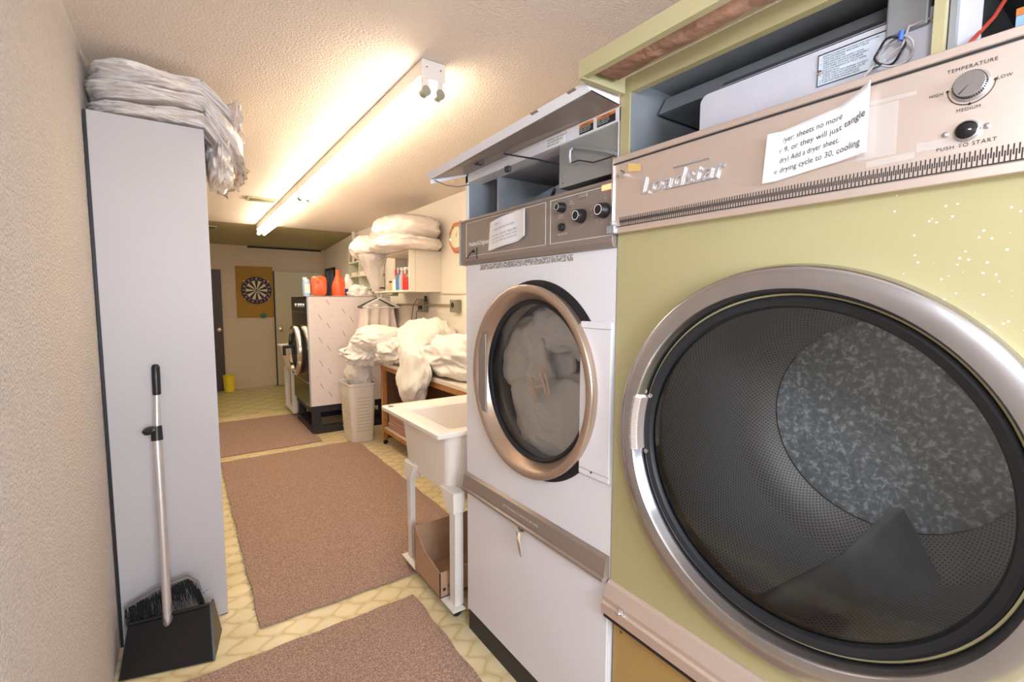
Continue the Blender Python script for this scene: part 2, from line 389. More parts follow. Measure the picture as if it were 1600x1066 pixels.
# cloth lumps: a closed surface with creases
def ridge(p, s, octv=4):
    v = 0; a = 1; t = 0
    for k in range(octv):
        q = p*(2**k)+Vector((s*3.1, s*1.7, s*.9+k*5)); q += Vector((noise.noise(q*.6), noise.noise(q*.6+Vector((9, 0, 0))), noise.noise(q*.6+Vector((0, 9, 0)))))*.9
        v += a*(1-2.2*abs(noise.noise(q))); t += a; a *= .52
    return v/t
def lump(mb, c, rad, seed, amp=.16, freq=1.3, n=72, zmin=None, p=2.4, bend=None, stretch=(1, 1, 1)):
    vv = []; ff = []; m_ = n//2
    for j in range(m_+1):
        th = PI*j/m_
        for i in range(n):
            ph = 2*PI*i/n
            d = Vector((math.sin(th)*math.cos(ph), math.sin(th)*math.sin(ph), math.cos(th)))
            k = (abs(d.x)**p+abs(d.y)**p+abs(d.z)**p)**(-1/p)
            q = Vector((d.x*stretch[0], d.y*stretch[1], d.z*stretch[2]))*freq
            rg = ridge(q, seed); wv = q*2.1+Vector((noise.noise(q*1.3+Vector((seed, 4, 0))), noise.noise(q*1.3+Vector((4, seed, 0))), noise.noise(q*1.3)))*1.5
            fold = 1-abs(math.sin(2.6*(wv.x+.7*wv.y-.5*wv.z)+seed))
            f = 1+amp*(rg-.35)+amp*.8*noise.noise(d*1.6+Vector((seed, 0, 0)))+amp*.38*(fold-.3)*(.4+abs(noise.noise(q*1.7+Vector((seed, seed, 0))))*2)
            v = d*k*f; v = Vector((v.x*rad[0], v.y*rad[1], v.z*rad[2]))+Vector(c)
            if bend: v = bend(v)
            if zmin is not None and v.z < zmin: v.z = zmin+.002*math.sin(i)
            vv.append(v)
    for j in range(m_):
        for i in range(n): ff.append((j*n+i, j*n+(i+1) % n, (j+1)*n+(i+1) % n, (j+1)*n+i))
    mb.add(vv, ff); return mb
# a rumpled strip of cloth given by a path of cross-sections
def drape(mb, fn, nu=60, nv=40):
    vv = [fn(i/nu, j/nv) for j in range(nv+1) for i in range(nu+1)]
    ff = [(j*(nu+1)+i, j*(nu+1)+i+1, (j+1)*(nu+1)+i+1, (j+1)*(nu+1)+i) for j in range(nv) for i in range(nu)]
    return mb.add(vv, ff)

# ------------------------------------------------------------------ the room
XL, XR, YB, YF, ZC, ZF, YS = -.275, 2.11, -1.5, 8.75, 2.43, 2.33, 6.98
struct(bx('floor', 'floor', None, XL-.1, XR+.1, YB-.1, 6.7, -.05, 0))
struct(bx('floor_far', 'tile', None, XL-.1, XR+.1, 6.7, YF+.1, -.05, 0))
struct(bx('ceiling', 'ceiling', None, XL-.1, XR+.1, YB-.1, YS, ZC, ZC+.06))
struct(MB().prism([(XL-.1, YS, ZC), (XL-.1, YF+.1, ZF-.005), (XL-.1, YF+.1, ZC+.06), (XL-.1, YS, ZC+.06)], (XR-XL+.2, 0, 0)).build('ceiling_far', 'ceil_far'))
struct(bx('wall_left', 'wall', None, XL-.1, XL, YB-.1, YF+.1, 0, ZC))
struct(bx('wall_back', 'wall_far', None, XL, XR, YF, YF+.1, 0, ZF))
# right wall with the far window hole
wy0, wy1, wz0, wz1 = 8.06, 8.66, 1.35, 2.0
wr = MB()
wr.box(XR, XR+.1, YB-.1, wy0, 0, ZC); wr.box(XR, XR+.1, wy1, YF+.1, 0, ZC); wr.box(XR, XR+.1, wy0, wy1, 0, wz0); wr.box(XR, XR+.1, wy0, wy1, wz1, ZC)
struct(wr.build('wall_right', 'wall_plain'))
wn = struct(bx('window_1', 'pane', None, XR+.05, XR+.06, wy0, wy1, wz0, wz1))
fr = MB(); t_ = .045
for a in ((wy0, wy0+t_, wz0, wz1), (wy1-t_, wy1, wz0, wz1), (wy0, wy1, wz0, wz0+t_), (wy0, wy1, wz1-t_, wz1), ((wy0+wy1)/2-.015, (wy0+wy1)/2+.015, wz0, wz1)): fr.box(XR-.02, XR+.05, *a)
fr.build('window_frame', 'dark_door', wn)
# wall behind the camera, with an unseen window added for the rear daylight
rw = MB(); a0, a1, b0, b1 = -.2, .8, 1.15, 2.1
rw.box(XL, a0, YB-.1, YB, 0, ZC); rw.box(a1, XR, YB-.1, YB, 0, ZC); rw.box(a0, a1, YB-.1, YB, 0, b0); rw.box(a0, a1, YB-.1, YB, b1, ZC)
struct(rw.build('wall_front', 'wall_plain'))
w2 = MB()
for a in ((a0, a0+.04, b0, b1), (a1-.04, a1, b0, b1), (a0, a1, b0, b0+.04), (a0, a1, b1-.04, b1)): w2.box(a[0], a[1], YB-.08, YB+.01, a[2], a[3])
struct(w2.build('added_window', 'trim'))
# dark slot above the back wall, wall rail
struct(bx('trim_1', 'slot', None, .92, 2.05, YF-.03, YF-.004, ZF-.03, ZF-.004))
struct(bx('trim_2', 'trim', None, XR-.012, XR-.001, 1.9, 4.22, 1.512, 1.527))
# doors
dr = struct(bx('door_1', 'dark_door', None, .10, .53, YF-.05, YF-.004, .005, 1.93, bev=.004))
MB().lathe((.475, YF-.05, .98), (0, -1, 0), [(0, .03), (.008, .03), (.012, .012), (.035, .012), (.04, .028), (.06, .03), (.068, .015), (.07, 0)], 24).build('door_handle', 'brass', dr, smooth=True)
dr = struct(bx('door_2', 'cream_door', None, 1.29, 2.07, YF-.05, YF-.004, .012, 1.93, bev=.004))
MB().lathe((1.355, YF-.05, .965), (0, -1, 0), [(0, .03), (.008, .03), (.012, .012), (.035, .012), (.04, .028), (.06, .03), (.068, .015), (.07, 0)], 24).build('door_handle', 'brass', dr, smooth=True)
bx('door_gap', 'slot', dr, 1.275, 1.288, YF-.03, YF-.003, 0, 1.94)

# ------------------------------------------------------------------ YELLOW DRYER
FX = .975
yd = thing('tumble_dryer', (1.52, .44, 0), 'large harvest-yellow tumble dryer with steel porthole door, nearest on the right', 'tumble dryer')
Y0, Y1 = -.005, .884
yc, zc, yr = .432, 1.118, .405
b = MB(); plate_hole(b, FX, Y0, Y1, .645, 1.65, yc, zc, .345, depth=.05)
b.box(FX+.001, 2.02, Y1-.004, Y1, .6, 2.03); b.box(FX+.001, 2.02, Y0, Y0+.004, .6, 2.03); b.box(2.016, 2.02, Y0, Y1, .6, 2.03); b.box(FX+.02, 2.02, Y0, Y1, 2.026, 2.03)
b.box(FX, FX+.02, Y0, Y1, 1.99, 2.03); b.box(FX, FX+.02, Y1-.03, Y1, 1.65, 1.99); b.box(FX, FX+.02, Y0, Y0+.03, 1.65, 1.99)
b.build('body', 'yellow_enamel', yd, bev=0)
bx('lower_panel', 'shaded_yellow', yd, FX+.012, 2.02, Y0+.003, Y1-.003, .1, .6, bev=.004)
bx('plinth', 'black_base', yd, FX+.04, 2.0, Y0+.01, Y1-.01, 0, .1)
tr = MB().prism([(FX-.012, Y0, .645), (FX-.028, Y0, .612), (FX-.028, Y0, .600), (FX-.034, Y0, .594), (FX-.034, Y0, .566), (FX+.01, Y0, .566), (FX+.01, Y0, .652), (FX-.004, Y0, .652)], (0, Y1-Y0+.002, 0)).build('trim_rail', 'alu_pink', yd, bev=.0015)
bx('black_strip', 'black', yd, FX-.026, FX+.012, Y0, Y1, .550, .566)  # black strip under the trim rail
MB().lathe((FX-.032, .842*.97, .602), (-1, 0, .1), [(0, .009), (.004, .009), (.006, .006), (.014, .006), (.016, 0)], 16).build('screw', 'chrome', yd, smooth=True)
MB().lathe((FX+.012, .85, .505), (-1, 0, 0), [(0, .004), (.002, .003), (.003, 0)], 12).build('screw', 'duct_dark', yd, smooth=True)
# door
door = MB().lathe((FX, yc, zc), (-1, 0, 0), [(-.0, yr-.004), (.02, yr), (.034, yr-.004), (.038, yr-.010), (.040, yr-.03), (.037, yr-.047), (.030, yr-.051), (-.005, yr-.058), (-.012, yr-.062), (-.012, yr-.078)], 128, cap=False).build('door_ring', 'steel', yd, smooth=True, sharp=50)
MB().lathe((FX, yc, zc), (-1, 0, 0), [(-.012, yr-.060), (.006, yr-.062), (.010, yr-.068), (.006, yr-.080), (-.002, yr-.084), (-.02, yr-.084)], 128, cap=False).build('gasket', 'rubber', door, smooth=True)
MB().lathe((FX, yc, zc), (-1, 0, 0), [(-.004, yr-.082), (.004, .26), (.008, .14), (.010, 0)], 96, cap=False).build('door_glass', 'glass_dark', door, smooth=True)
# pull inside the left rim
pa = math.radians(2)
pl = MB(); ph0, ph1 = math.radians(-8), math.radians(14); steps = 14
prof_h = [(.002, .352), (.030, .345), (.034, .335), (.030, .328), (-.002, .330)]
pl.lathe((FX, yc, zc), (-1, 0, 0), prof_h, 20, PI-0, PI-0+.001) if False else None
def arcprism(mb, prof, a_0, a_1, n=18):
    k = len(prof); vv = []
    for i in range(n+1):
        a = a_0+(a_1-a_0)*i/n
        for t, r in prof: vv.append((FX-t, yc+r*math.cos(a), zc+r*math.sin(a)))
    ff = [(i*k+j, i*k+(j+1) % k, (i+1)*k+(j+1) % k, (i+1)*k+j) for i in range(n) for j in range(k)]+[tuple(range(k)), tuple(n*k+j for j in range(k))[::-1]]
    return mb.add(vv, ff)
hd = arcprism(MB(), [(-.004, .351), (.020, .357), (.041, .362), (.043, .355), (.034, .343), (-.004, .341)], math.radians(-8), math.radians(15)).build('door_pull', 'alu_pink', door, bev=.0015)
rb = MB()
for k in range(26):
    a = math.radians(-7+21*k/25); arcprism(rb, [(.012, .3555), (.042, .363), (.0445, .3605), (.0445, .357), (.037, .346), (.0, .3415)], a, a+.0045, 1)
rb.build('grip_ribs', 'steel_dark', hd)
for a in (-.16, .28):
    MB().lathe((FX-.006, yc+.337*math.cos(a), zc+.337*math.sin(a)), (-1, 0, 0), [(0, .007), (.004, .006), (.005, 0)], 12).build('screw', 'chrome', door, smooth=True)
# drum
MB().lathe((FX+.05, yc, zc), (1, 0, 0), [(0, .345), (.006, .346), (.008, .338), (.010, .346)], 96, cap=False).build('drum_lip', 'yellow_lip', yd, smooth=True, sharp=40)
drum = uv_cyl('drum', 'perf', yd, (0, yc, zc), [(FX+.07+.05*k, .375) for k in range(9)]+[(FX+.49, .365), (FX+.52, .345), (FX+.55, .315), (FX+.575, .288)])
MB().lathe((FX+.066, yc, zc), (1, 0, 0), [(0, .343), (.002, .376)], 96, cap=False).build('drum_front', 'yellow_lip', drum, smooth=True)
DX = FX+.58
MB().lathe((DX, yc, zc), (-1, 0, 0), [(0, .287), (0, 0)], 96, cap=False).build('drum_back', 'mottle', drum, smooth=True)
for k in (0, 2):
    def P_(x, r, t, k=k):
        a = math.radians(-74-34*(x-FX)/.5+120*k); c_, s_ = math.cos(a), math.sin(a); return (x, yc+c_*r-s_*t, zc+s_*r+c_*t)
    bm_ = MB()
    xs = [(FX+.075, .0), (FX+.08, .022), (FX+.30, .10), (FX+.49, .175), (FX+.53, .0)]
    vv = []; 
    for x, h in xs: vv += [P_(x, .376, -.05), P_(x, .376-h, -.014), P_(x, .376-h-.004, 0), P_(x, .376-h, .014), P_(x, .376, .05)]
    bm_.add(vv, [(i*5+j, i*5+j+1, (i+1)*5+j+1, (i+1)*5+j) for i in range(4) for j in range(4)])
    bm_.build('baffle', 'galv', drum, smooth=True, sharp=60)
MB().lathe((FX+.06, yc, zc), (1, 0, 0), [(0, .42), (.9, .42)], 64, cap=False).build('drum_shroud', 'duct_dark', yd, smooth=True)
# header and compartment
cp = MB()
cp.box(FX+.004, 1.62, Y1-.032, Y1-.028, 1.66, 2.02)
cp.build('compartment_side', 'steel_dark', yd)
bx('compartment_roof', 'steel_dark', yd, FX+.022, 1.62, Y0+.02, Y1-.03, 2.020, 2.025)
bx('compartment_floor', 'galv', yd, FX+.004, 1.62, Y0+.02, Y1-.03, 1.655, 1.66)
bx('compartment_back', 'duct_dark', yd, 1.60, 1.62, Y0+.02, Y1-.03, 1.66, 2.02)
ip = MB(); n_ = 8
pts = [(FX+.035, .20, 1.66), (FX+.035, .672, 1.66), (FX+.035, .672, 1.905)]+[(FX+.035, .672-.02*(1-math.cos(a)), 1.905+.02*math.sin(a)) for a in [PI/2*k/n_ for k in range(1, n_+1)]]+[(FX+.035, .20, 1.925)]
ip.prism(pts, (.004, 0, 0)).build('inner_panel', 'pale_sheet', yd)
MB().prism([(FX+.03, .26, 1.926), (FX+.045, .26, 1.940), (FX+.10, .26, 1.948), (FX+.10, .26, 1.926)], (0, .36, 0)).build('hinge_bar', 'steel', yd)
MB().prism([(FX+.10, .26, 1.952), (FX+.13, .26, 2.0), (FX+.30, .26, 2.0), (FX+.30, .26, 1.952)], (0, .58, 0)).build('top_channel', 'steel_dark', yd)
MB().tube([(FX+.20+.02*k, .80-.12*math.sin(k*.35), 1.97-.025*k) for k in range(8)], .006).build('support_strap', 'galv', yd)
MB().lathe((FX+.38, .74, 1.78), (0, 0, 1), [(0, .10), (.16, .10), (.17, .09), (.2, .09)], 40).build('duct', 'duct_dark', yd, smooth=True)
bx('bracket', 'steel_dark', yd, FX+.025, FX+.07, .262, .318, 1.898, 1.99, bev=.003)
bx('post', 'yellow_lip', yd, FX+.005, FX+.02, .236, .250, 1.66, 1.99)
bx('grey_bulkhead', 'steel_dark', yd, FX+.02, 1.5, .226, .234, 1.66, 2.0)
bx('valve_block', 'galv', yd, FX+.12, FX+.3, .06, .20, 1.70, 1.87, bev=.01)
nl = bx('caution_label', 'lightblue', yd, FX+.045, FX+.05, .09, .165, 1.84, 1.875)
bx('label_stripe', 'orangeprint', nl, FX+.043, FX+.045, .09, .165, 1.868, 1.878)
pt = bx('instruction_plate', 'plate', yd, FX+.0335, FX+.035, .318, .424, 1.857, 1.915)
brd = MB()
for a in ((.318, .424, 1.913, 1.915), (.318, .424, 1.857, 1.8585), (.4228, .424, 1.857, 1.915)): brd.box(FX+.0329, FX+.0335, *a)
brd.build('plate_border', 'blackprint', pt)
tx = MB()
for i, l in enumerate(['INSTRUCTIONS FOR LIGHTING AND SHUTTING', '1  TURN OFF MANUAL GAS SUPPLY VALVE', '    WAIT FIVE MINUTES', '2  OPEN MACHINE GAS SUPPLY VALVE', '    AUTOMATIC IGNITION BURNER SUPPLY', '    TURN TIMER TO START THE DRYER', '    WAIT FOR PRESENCE OF PILOT FLAME', '    BURNER VALVE', '3  CHECK THE ACTION BURNER TO SHUT', '    DOWN TURN OFF GAS FLAME VALVE', '4  IF PILOT TURNS GAS FLAME OUT', '5  TURN OFF MAIN MANUAL VALVE']):
    text(tx, l, .0040, (FX+.0328, .4195-(.0 if i else .004), 1.9075-i*.0042), RN, UP, space=1.0)
tx.build('plate_text', 'blackprint', pt)
MB().lathe((FX+.033, .419, 1.882), (-1, 0, 0), [(0, .005), (.003, .004), (.004, 0)], 16).build('screw', 'chrome', yd, smooth=True)
loop = [(FX+.012+.006*math.sin(3*t), .306+.020*math.cos(t), 1.868+.020*math.sin(t)) for t in [2*PI*k/32 for k in range(32)]]
MB().tube(loop, .0020, closed=True).build('wire_loop', 'wire_black', yd, smooth=True)
loop = [(FX+.018+.006*math.sin(2*t), .300+.024*math.cos(t), 1.866+.022*math.sin(t)) for t in [2*PI*k/32 for k in range(32)]]
MB().tube(loop, .0018, closed=True).build('wire_loop', 'wire_grey', yd, smooth=True)
MB().tube([(FX+.01, .345, 1.835), (FX+.012, .325, 1.856), (FX+.015, .29, 1.87), (FX+.02, .285, 1.9), (FX+.03, .26, 1.905), (FX+.04, .245, 1.885), (FX+.05, .235, 1.888)], .0024).build('wire', 'wire_grey', yd, smooth=True)
MB().cyl((FX+.010, .292, 1.879), (FX+.010, .291, 1.893), .0035).build('wire_connector', 'wire_blue', yd, smooth=True)
MB().tube([(FX+.02, .215, 1.835), (FX+.05, .19, 1.88), (FX+.08, .165, 1.95), (FX+.09, .16, 2.0)], .003).build('wire', 'wire_red', yd, smooth=True)
MB().tube([(FX+.05, .21, 1.93), (FX+.05, .18, 1.915), (FX+.06, .17, 1.94), (FX+.06, .14, 1.92), (FX+.05, .08, 1.935)], .004).build('wire', 'wire_black', yd, smooth=True)
# open lid: shallow tray lined with insulation
ld = MB()
lx0, lz0 = .815, 1.998
ld.add([(lx0, Y0, lz0+.004), (FX, Y0, 2.034), (FX, Y1-.008, 2.034), (lx0, Y1-.008, lz0+.004), (lx0, Y0, lz0+.03), (FX, Y0, 2.052), (FX, Y1-.008, 2.052), (lx0, Y1-.008, lz0+.03)], [(0, 3, 2, 1), (4, 5, 6, 7), (0, 1, 5, 4), (2, 3, 7, 6), (0, 4, 7, 3), (1, 2, 6, 5)])
ld.box(lx0-.002, lx0+.016, Y0, Y1-.008, lz0-.010, lz0+.03)
ld.box(lx0, FX-.01, Y1-.022, Y1-.008, lz0-.012, lz0+.03)
lid = ld.build('open_lid', 'yellow_lip', yd)
ins = MB()
def insf(u, v):
    y = Y0+.02+u*(Y1-.06); x = lx0+.020+v*(.125-.02*abs(noise.noise(Vector((u*9, 0, 3)))))
    z = lz0+.004+v*.03-.024*math.sin(PI*v)*(.8+.5*noise.noise(Vector((u*8, v*2, 0))))-.004*ridge(Vector((u*7, v*2, 0)), 3)
    return Vector((x, y, z))
drape(ins, insf, 90, 14).build('insulation', 'insul', lid, smooth=True, sharp=0)
# control panel
cpn = MB().prism([(FX-.018, Y0, 1.648), (FX-.018, Y0, 1.812), (FX-.022, Y0, 1.815), (FX-.022, Y0, 1.827), (FX+.004, Y0, 1.834), (FX+.004, Y0, 1.632), (FX-.022, Y0, 1.630), (FX-.022, Y0, 1.644)], (0, Y1-Y0+.003, 0)).build('control_panel', 'alu_pink', yd, bev=.001)
e_ = FX-.0186
for z in (1.811, 1.6465):
    bx('panel_line', 'blackprint', cpn, e_-.0014, e_+.001, Y0, Y1, z-.0016, z+.0016)
sl = MB(); y = .862; k = 0
while y > Y0:
    z = 1.6485 if k % 2 else 1.6560
    sl.box(e_-.0002, e_+.0005, y-.00075, y+.00075, z, z+.0150); y -= .0028; k += 1
sl.build('vent_slots', 'slot', cpn)
s2 = (FX-.02)/FX
def py(y): return y*s2
def pz(z): return 1.45+(z-1.45)*s2
lg = MB(); text(lg, 'Loadstar', .058, (e_-.0005, py(.812), pz(1.722)), RN, (0, 0, 1), italic=.25, extr=.004, space=1.08, bold=.0)
lg.build('chrome_lettering', 'lettering', cpn)
lb = MB(); lb.box(e_-.003, e_, py(.715), py(.62), pz(1.768)-.001, pz(1.768)+.0012); lb.box(e_-.003, e_, py(.72), py(.60), pz(1.722)-.001, pz(1.722)+.0012); lb.build('lettering_bar', 'steel_dark', cpn)
dk = MB().lathe((e_, py(.199), pz(1.772)), (-1, 0, 0), [(0, .0215), (.002, .0215), (.003, .0185), (.011, .0178), (.013, .017), (.013, 0)], 40).build('temperature_dial', 'steel', cpn, smooth=True)
kn = MB()
for k in range(40):
    a = 2*PI*k/40; c_, s_ = math.cos(a), math.sin(a); r_ = .0182
    kn.box(e_-.0105, e_-.003, py(.199)+r_*c_-.0006, py(.199)+r_*c_+.0006, pz(1.772)+r_*s_-.0006, pz(1.772)+r_*s_+.0006)
kn.build('knurling', 'blackprint', dk)
MB().add([(e_-.0134, py(.199)+.011, pz(1.772)-.0115), (e_-.0134, py(.199)+.0098, pz(1.772)-.0125), (e_-.0134, py(.199)-.001, pz(1.772))], [(0, 1, 2)]).build('pointer', 'blackprint', dk)
ar = MB().tube([(e_-.0005, py(.199)+.0255*math.cos(a), pz(1.772)+.0255*math.sin(a)) for a in [math.radians(-0-180*k/20) for k in range(21)]], .0006, 6)
for a in (0, -90, -180): ar.lathe((e_-.0004, py(.199)+.0255*math.cos(math.radians(a)), pz(1.772)+.0255*math.sin(math.radians(a))), (-1, 0, 0), [(0, .002), (.0005, 0)], 10)
ar.build('dial_scale', 'blackprint', cpn)
tx = MB()
for l, yy, zz, sz in (('TEMPERATURE', .200, 1.7985, .0074), ('HIGH', .2385, 1.769, .0062), ('LOW', .1640, 1.771, .0062), ('MEDIUM', .200, 1.7375, .0064), ('PUSH TO START', .200, 1.6845, .0080)):
    text(tx, l, sz, (e_-.0004, py(yy), pz(zz)), RN, UP, 'CENTER', space=1.15)
tx.build('panel_lettering', 'blackprint', cpn)
bt = MB().lathe((e_, py(.199), pz(1.707)), (-1, 0, 0), [(0, .0150), (.006, .0142), (.0065, .0125)], 32, cap=False).build('button_collar', 'steel', cpn, smooth=True)
MB().lathe((e_, py(.199), pz(1.707)), (-1, 0, 0), [(0, .0128), (.006, .0128), (.009, .009), (.0105, 0)], 32).build('start_button', 'black_gloss', cpn, smooth=True)
for yy in (.2240, .1780): MB().lathe((e_, py(yy), pz(1.708)), (-1, 0, 0), [(0, .0038), (.002, .004), (.003, 0)], 14).build('screw', 'steel', cpn, smooth=True)
for k, (ya, za, yb, zb, h) in enumerate([(.325, 1.784, .263, 1.781, .006), (.325, 1.68, .26, 1.682, .010), (.258, 1.690, .205, 1.688, .013)]):
    MB().quad((e_-.0006, py(ya), pz(za)), (e_-.0006, py(yb), pz(zb)), (e_-.0006, py(yb), pz(zb)+h), (e_-.0006, py(ya), pz(za)+h)).build('tape_strip', 'cleartape', cpn)
MB().quad((e_-.0005, py(.34), pz(1.695)), (e_-.0005, py(.285), pz(1.695)), (e_-.0005, py(.285), pz(1.78)), (e_-.0005, py(.34), pz(1.78))).build('tape_patch', 'cleartape', cpn)
# corner latch with tape at the panel's far end
bx('panel_end_cap', 'steel', cpn, FX-.024, FX+.004, Y1+.001, Y1+.006, 1.652, 1.832, bev=.001)
MB().lathe((e_, py(.862), pz(1.786)), (-1, .25, -.2), [(0, .007), (.010, .007), (.012, .011), (.020, .010), (.024, 0)], 8).build('latch_knob', 'chrome', cpn, smooth=True, sharp=20)
MB().quad((e_-.001, py(.856), pz(1.790)), (e_-.001, py(.812), pz(1.782)), (e_-.001, py(.812), pz(1.800)), (e_-.001, py(.856), pz(1.812))).build('tape_strip', 'tape', cpn)
cl_ = MB(); cl_.box(FX-.03, FX-.005, Y1-.012, Y1+.016, 1.630, 1.652); cl_.box(FX-.028, FX-.01, Y1-.004, Y1+.006, 1.652, 1.664); cl_.build('corner_clamp', 'galv', cpn, bev=.003)

# paper note taped to yellow dryer panel
nt_ = MB()
def notef(u, v):
    y = .489-.168*u; z = 1.686+.093*v+.022*u*v+.020*u*(1-v)*.9
    if u > .72: z += .02*((u-.72)/.28)*v
    x = e_-.003-.012*abs(math.sin(u*2.2))**2*.4-.020*max(0, u-.7)**1.5*3-.012*max(0, .12-u)/.12
    return Vector((x, py(y)+.006*(1-v)*(1-u), pz(z)))
drape(nt_, notef, 40, 10)
note = nt_.build('paper_note', 'paper', None, smooth=True, solid=.0004)
tag(note, 'torn white paper note about drying sheets taped to the yellow dryer panel', 'note')
tx = MB()
for i, (l, u0) in enumerate([('/yer: sheets no more', .16), ('r 9, or they will just tangle', .13), ('dry) Add a dryer sheet.', .145), ('e drying cycle to 30, cooling', .10)]):
    tmp = MB(); text(tmp, l, .0172, (0, 0, 0), (1, 0, 0), (0, 1, 0))
    W_ = max(v.x for v in tmp.v); sc = (.60 if i in (0, 2) else .84)/W_
    for v in tmp.v:
        u = u0+v.x*sc; vv_ = .74-.20*i+v.y/.112
        q = notef(min(u, .99), vv_); v.x, v.y, v.z = q.x-.0022, q.y, q.z
    tx.add(tmp.v, tmp.f)
tx.build('note_writing', 'blackprint', note)

# ------------------------------------------------------------------ WHITE DRYER
wd = thing('tumble_dryer', (1.52, 1.3, 0), 'tall white tumble dryer with bronze porthole ring and white washing inside', 'tumble dryer')
A0, A1 = .889, 1.712
c1, z1, r1 = 1.262, 1.176, .330
b = MB(); plate_hole(b, FX, A0, A1, .716, 1.600, c1, z1, .300, depth=.05)
b.box(FX+.001, 2.04, A1-.004, A1, .09, 1.965); b.box(FX+.001, 2.04, A0, A0+.004, .09, 1.965); b.box(2.036, 2.04, A0, A1, .09, 1.965); b.box(FX+.06, 2.04, A0, A1, 1.961, 1.965)
b.box(FX, FX+.012, A1-.018, A1, 1.60, 1.965); b.box(FX, FX+.06, A0, A1, 1.929, 1.965)
b.build('body', 'white_enamel', wd)
bx('lower_panel', 'white_enamel', wd, FX-.002, 2.03, A0+.002, A1-.002, .10, .648, bev=.004)
bx('plinth', 'black_base', wd, FX+.006, 2.0, A0, A1, 0, .10)
tr = MB().prism([(FX, A0, .718), (FX-.014, A0, .710), (FX-.022, A0, .668), (FX-.022, A0, .660), (FX-.030, A0, .656), (FX-.030, A0, .648), (FX, A0, .640)], (0, A1-A0, 0)).build('trim_rail', 'bronze_trim', wd, bev=.001)
tx = MB(); text(tx, 'LIFT THE HANDLE TO OPEN THE LINT PANEL', .0095, (FX-.0205, 1.30, .683), RN, (.18, 0, .98), 'CENTER', space=1.1); tx.build('trim_lettering', 'whiteprint', tr)
hn = MB(); hn.cyl((FX, 1.285, .632), (FX-.030, 1.285, .632), .010)
hn.tube([(FX-.030, 1.300, .640), (FX-.034, 1.285, .632), (FX-.036, 1.283, .61), (FX-.032, 1.281, .58), (FX-.026, 1.279, .545)], [.008, .011, .009, .008, .006], 10)
hn.build('lever_handle', 'chrome', wd, smooth=True)
bx('hinge_cover', 'white_enamel', wd, FX-.012, FX, A0, 1.012, .932, 1.392, bev=.003)
for z in (.951, 1.372): bx('seam', 'greyprint', wd, FX-.0125, FX-.0118, A0, 1.010, z-.0008, z+.0008)
MB().lathe((FX-.012, .957, .948), (-1, 0, 0), [(0, .004), (.002, .003), (.002, 0)], 12).build('screw', 'duct_dark', wd, smooth=True)
bx('adhesive_smudge', 'residue', wd, FX-.0008, FX-.0003, 1.06, 1.60, 1.572, 1.592)
# black ring painting the shadow of the opening + bronze ring + glass
MB().lathe((FX-.0015, c1-.016, z1+.004), (1, 0, 0), [(0, .341), (0, .30)], 96, cap=False).build('shadow_ring', 'rubber', wd, smooth=True)
door = MB().lathe((FX, c1, z1), (-1, 0, 0), [(0, r1-.008), (.02, r1-.002), (.036, r1), (.041, r1-.004), (.042, r1-.012), (.040, r1-.024), (.036, r1-.028), (.010, r1-.044), (-.004, r1-.052), (-.012, r1-.056)], 128, cap=False).build('door_ring', 'bronze_ring', wd, smooth=True, sharp=50)
MB().lathe((FX, c1, z1), (-1, 0, 0), [(-.012, r1-.048), (.000, r1-.050), (.003, r1-.057), (-.002, r1-.066), (-.012, r1-.066)], 128, cap=False).build('gasket', 'rubber', door, smooth=True)
MB().lathe((FX, c1, z1), (-1, 0, 0), [(-.008, r1-.064), (-.006, .16), (-.005, 0)], 96, cap=False).build('door_glass', 'glass', door, smooth=True)
lt = MB(); lt.box(FX-.038, FX-.030, c1+.240, c1+.292, z1-.150, z1+.150); lt.build('latch_plate', 'bronze', door, bev=.002)
# H emblem on the glass
em = MB(); ex = FX+.001
def strip(p, q, w0):
    p = Vector((0, *p)); q = Vector((0, *q)); d = (q-p).normalized(); n2 = Vector((0, -d.z, d.y))*w0
    em.add([(ex, *(p+n2)[1:]), (ex, *(q+n2)[1:]), (ex, *(q-n2)[1:]), (ex, *(p-n2)[1:])], [(0, 1, 2, 3)])
def curve_strip(f, n=24, w0=.0055):
    for k in range(n): strip(f(k/n), f((k+1)/n), w0)
hy, hz = 1.222, 1.165
curve_strip(lambda t: (hy+.063-.050*t*t-.000, hz+.037-.098*t))           # outer left arc
curve_strip(lambda t: (hy+.052-.045*t, hz+.030-.088*t))
curve_strip(lambda t: (hy-.022+.0*t-.030*math.sin(t*1.5), hz+.060-.087*t))
curve_strip(lambda t: (hy-.004-.036*t, hz+.046-.070*t))
strip((hy+.030, hz-.010), (hy-.018, hz+.002), .0065)
curve_strip(lambda t: (hy+.036-.058*t, hz+.062+.012*math.sin(t*PI)-.016*t), w0=.006)
em.build('emblem', 'bronze_ring', door)
drum = uv_cyl('drum', 'perf', wd, (0, c1+.02, z1), [(FX+.06+.085*k, .345) for k in range(9)])
MB().lathe((FX+.74, c1+.02, z1), (-1, 0, 0), [(0, .345), (0, 0)], 64, cap=False).build('drum_back', 'galv', drum)
MB().lathe((FX+.035, c1, z1), (1, 0, 0), [(0, .30), (.02, .27), (.04, .27)], 64, cap=False).build('drum_lip', 'steel_dark', wd, smooth=True)
MB().lathe((FX+.05, c1, z1), (1, 0, 0), [(0, .375), (.76, .375)], 64, cap=False).build('drum_shroud', 'duct_dark', wd, smooth=True)
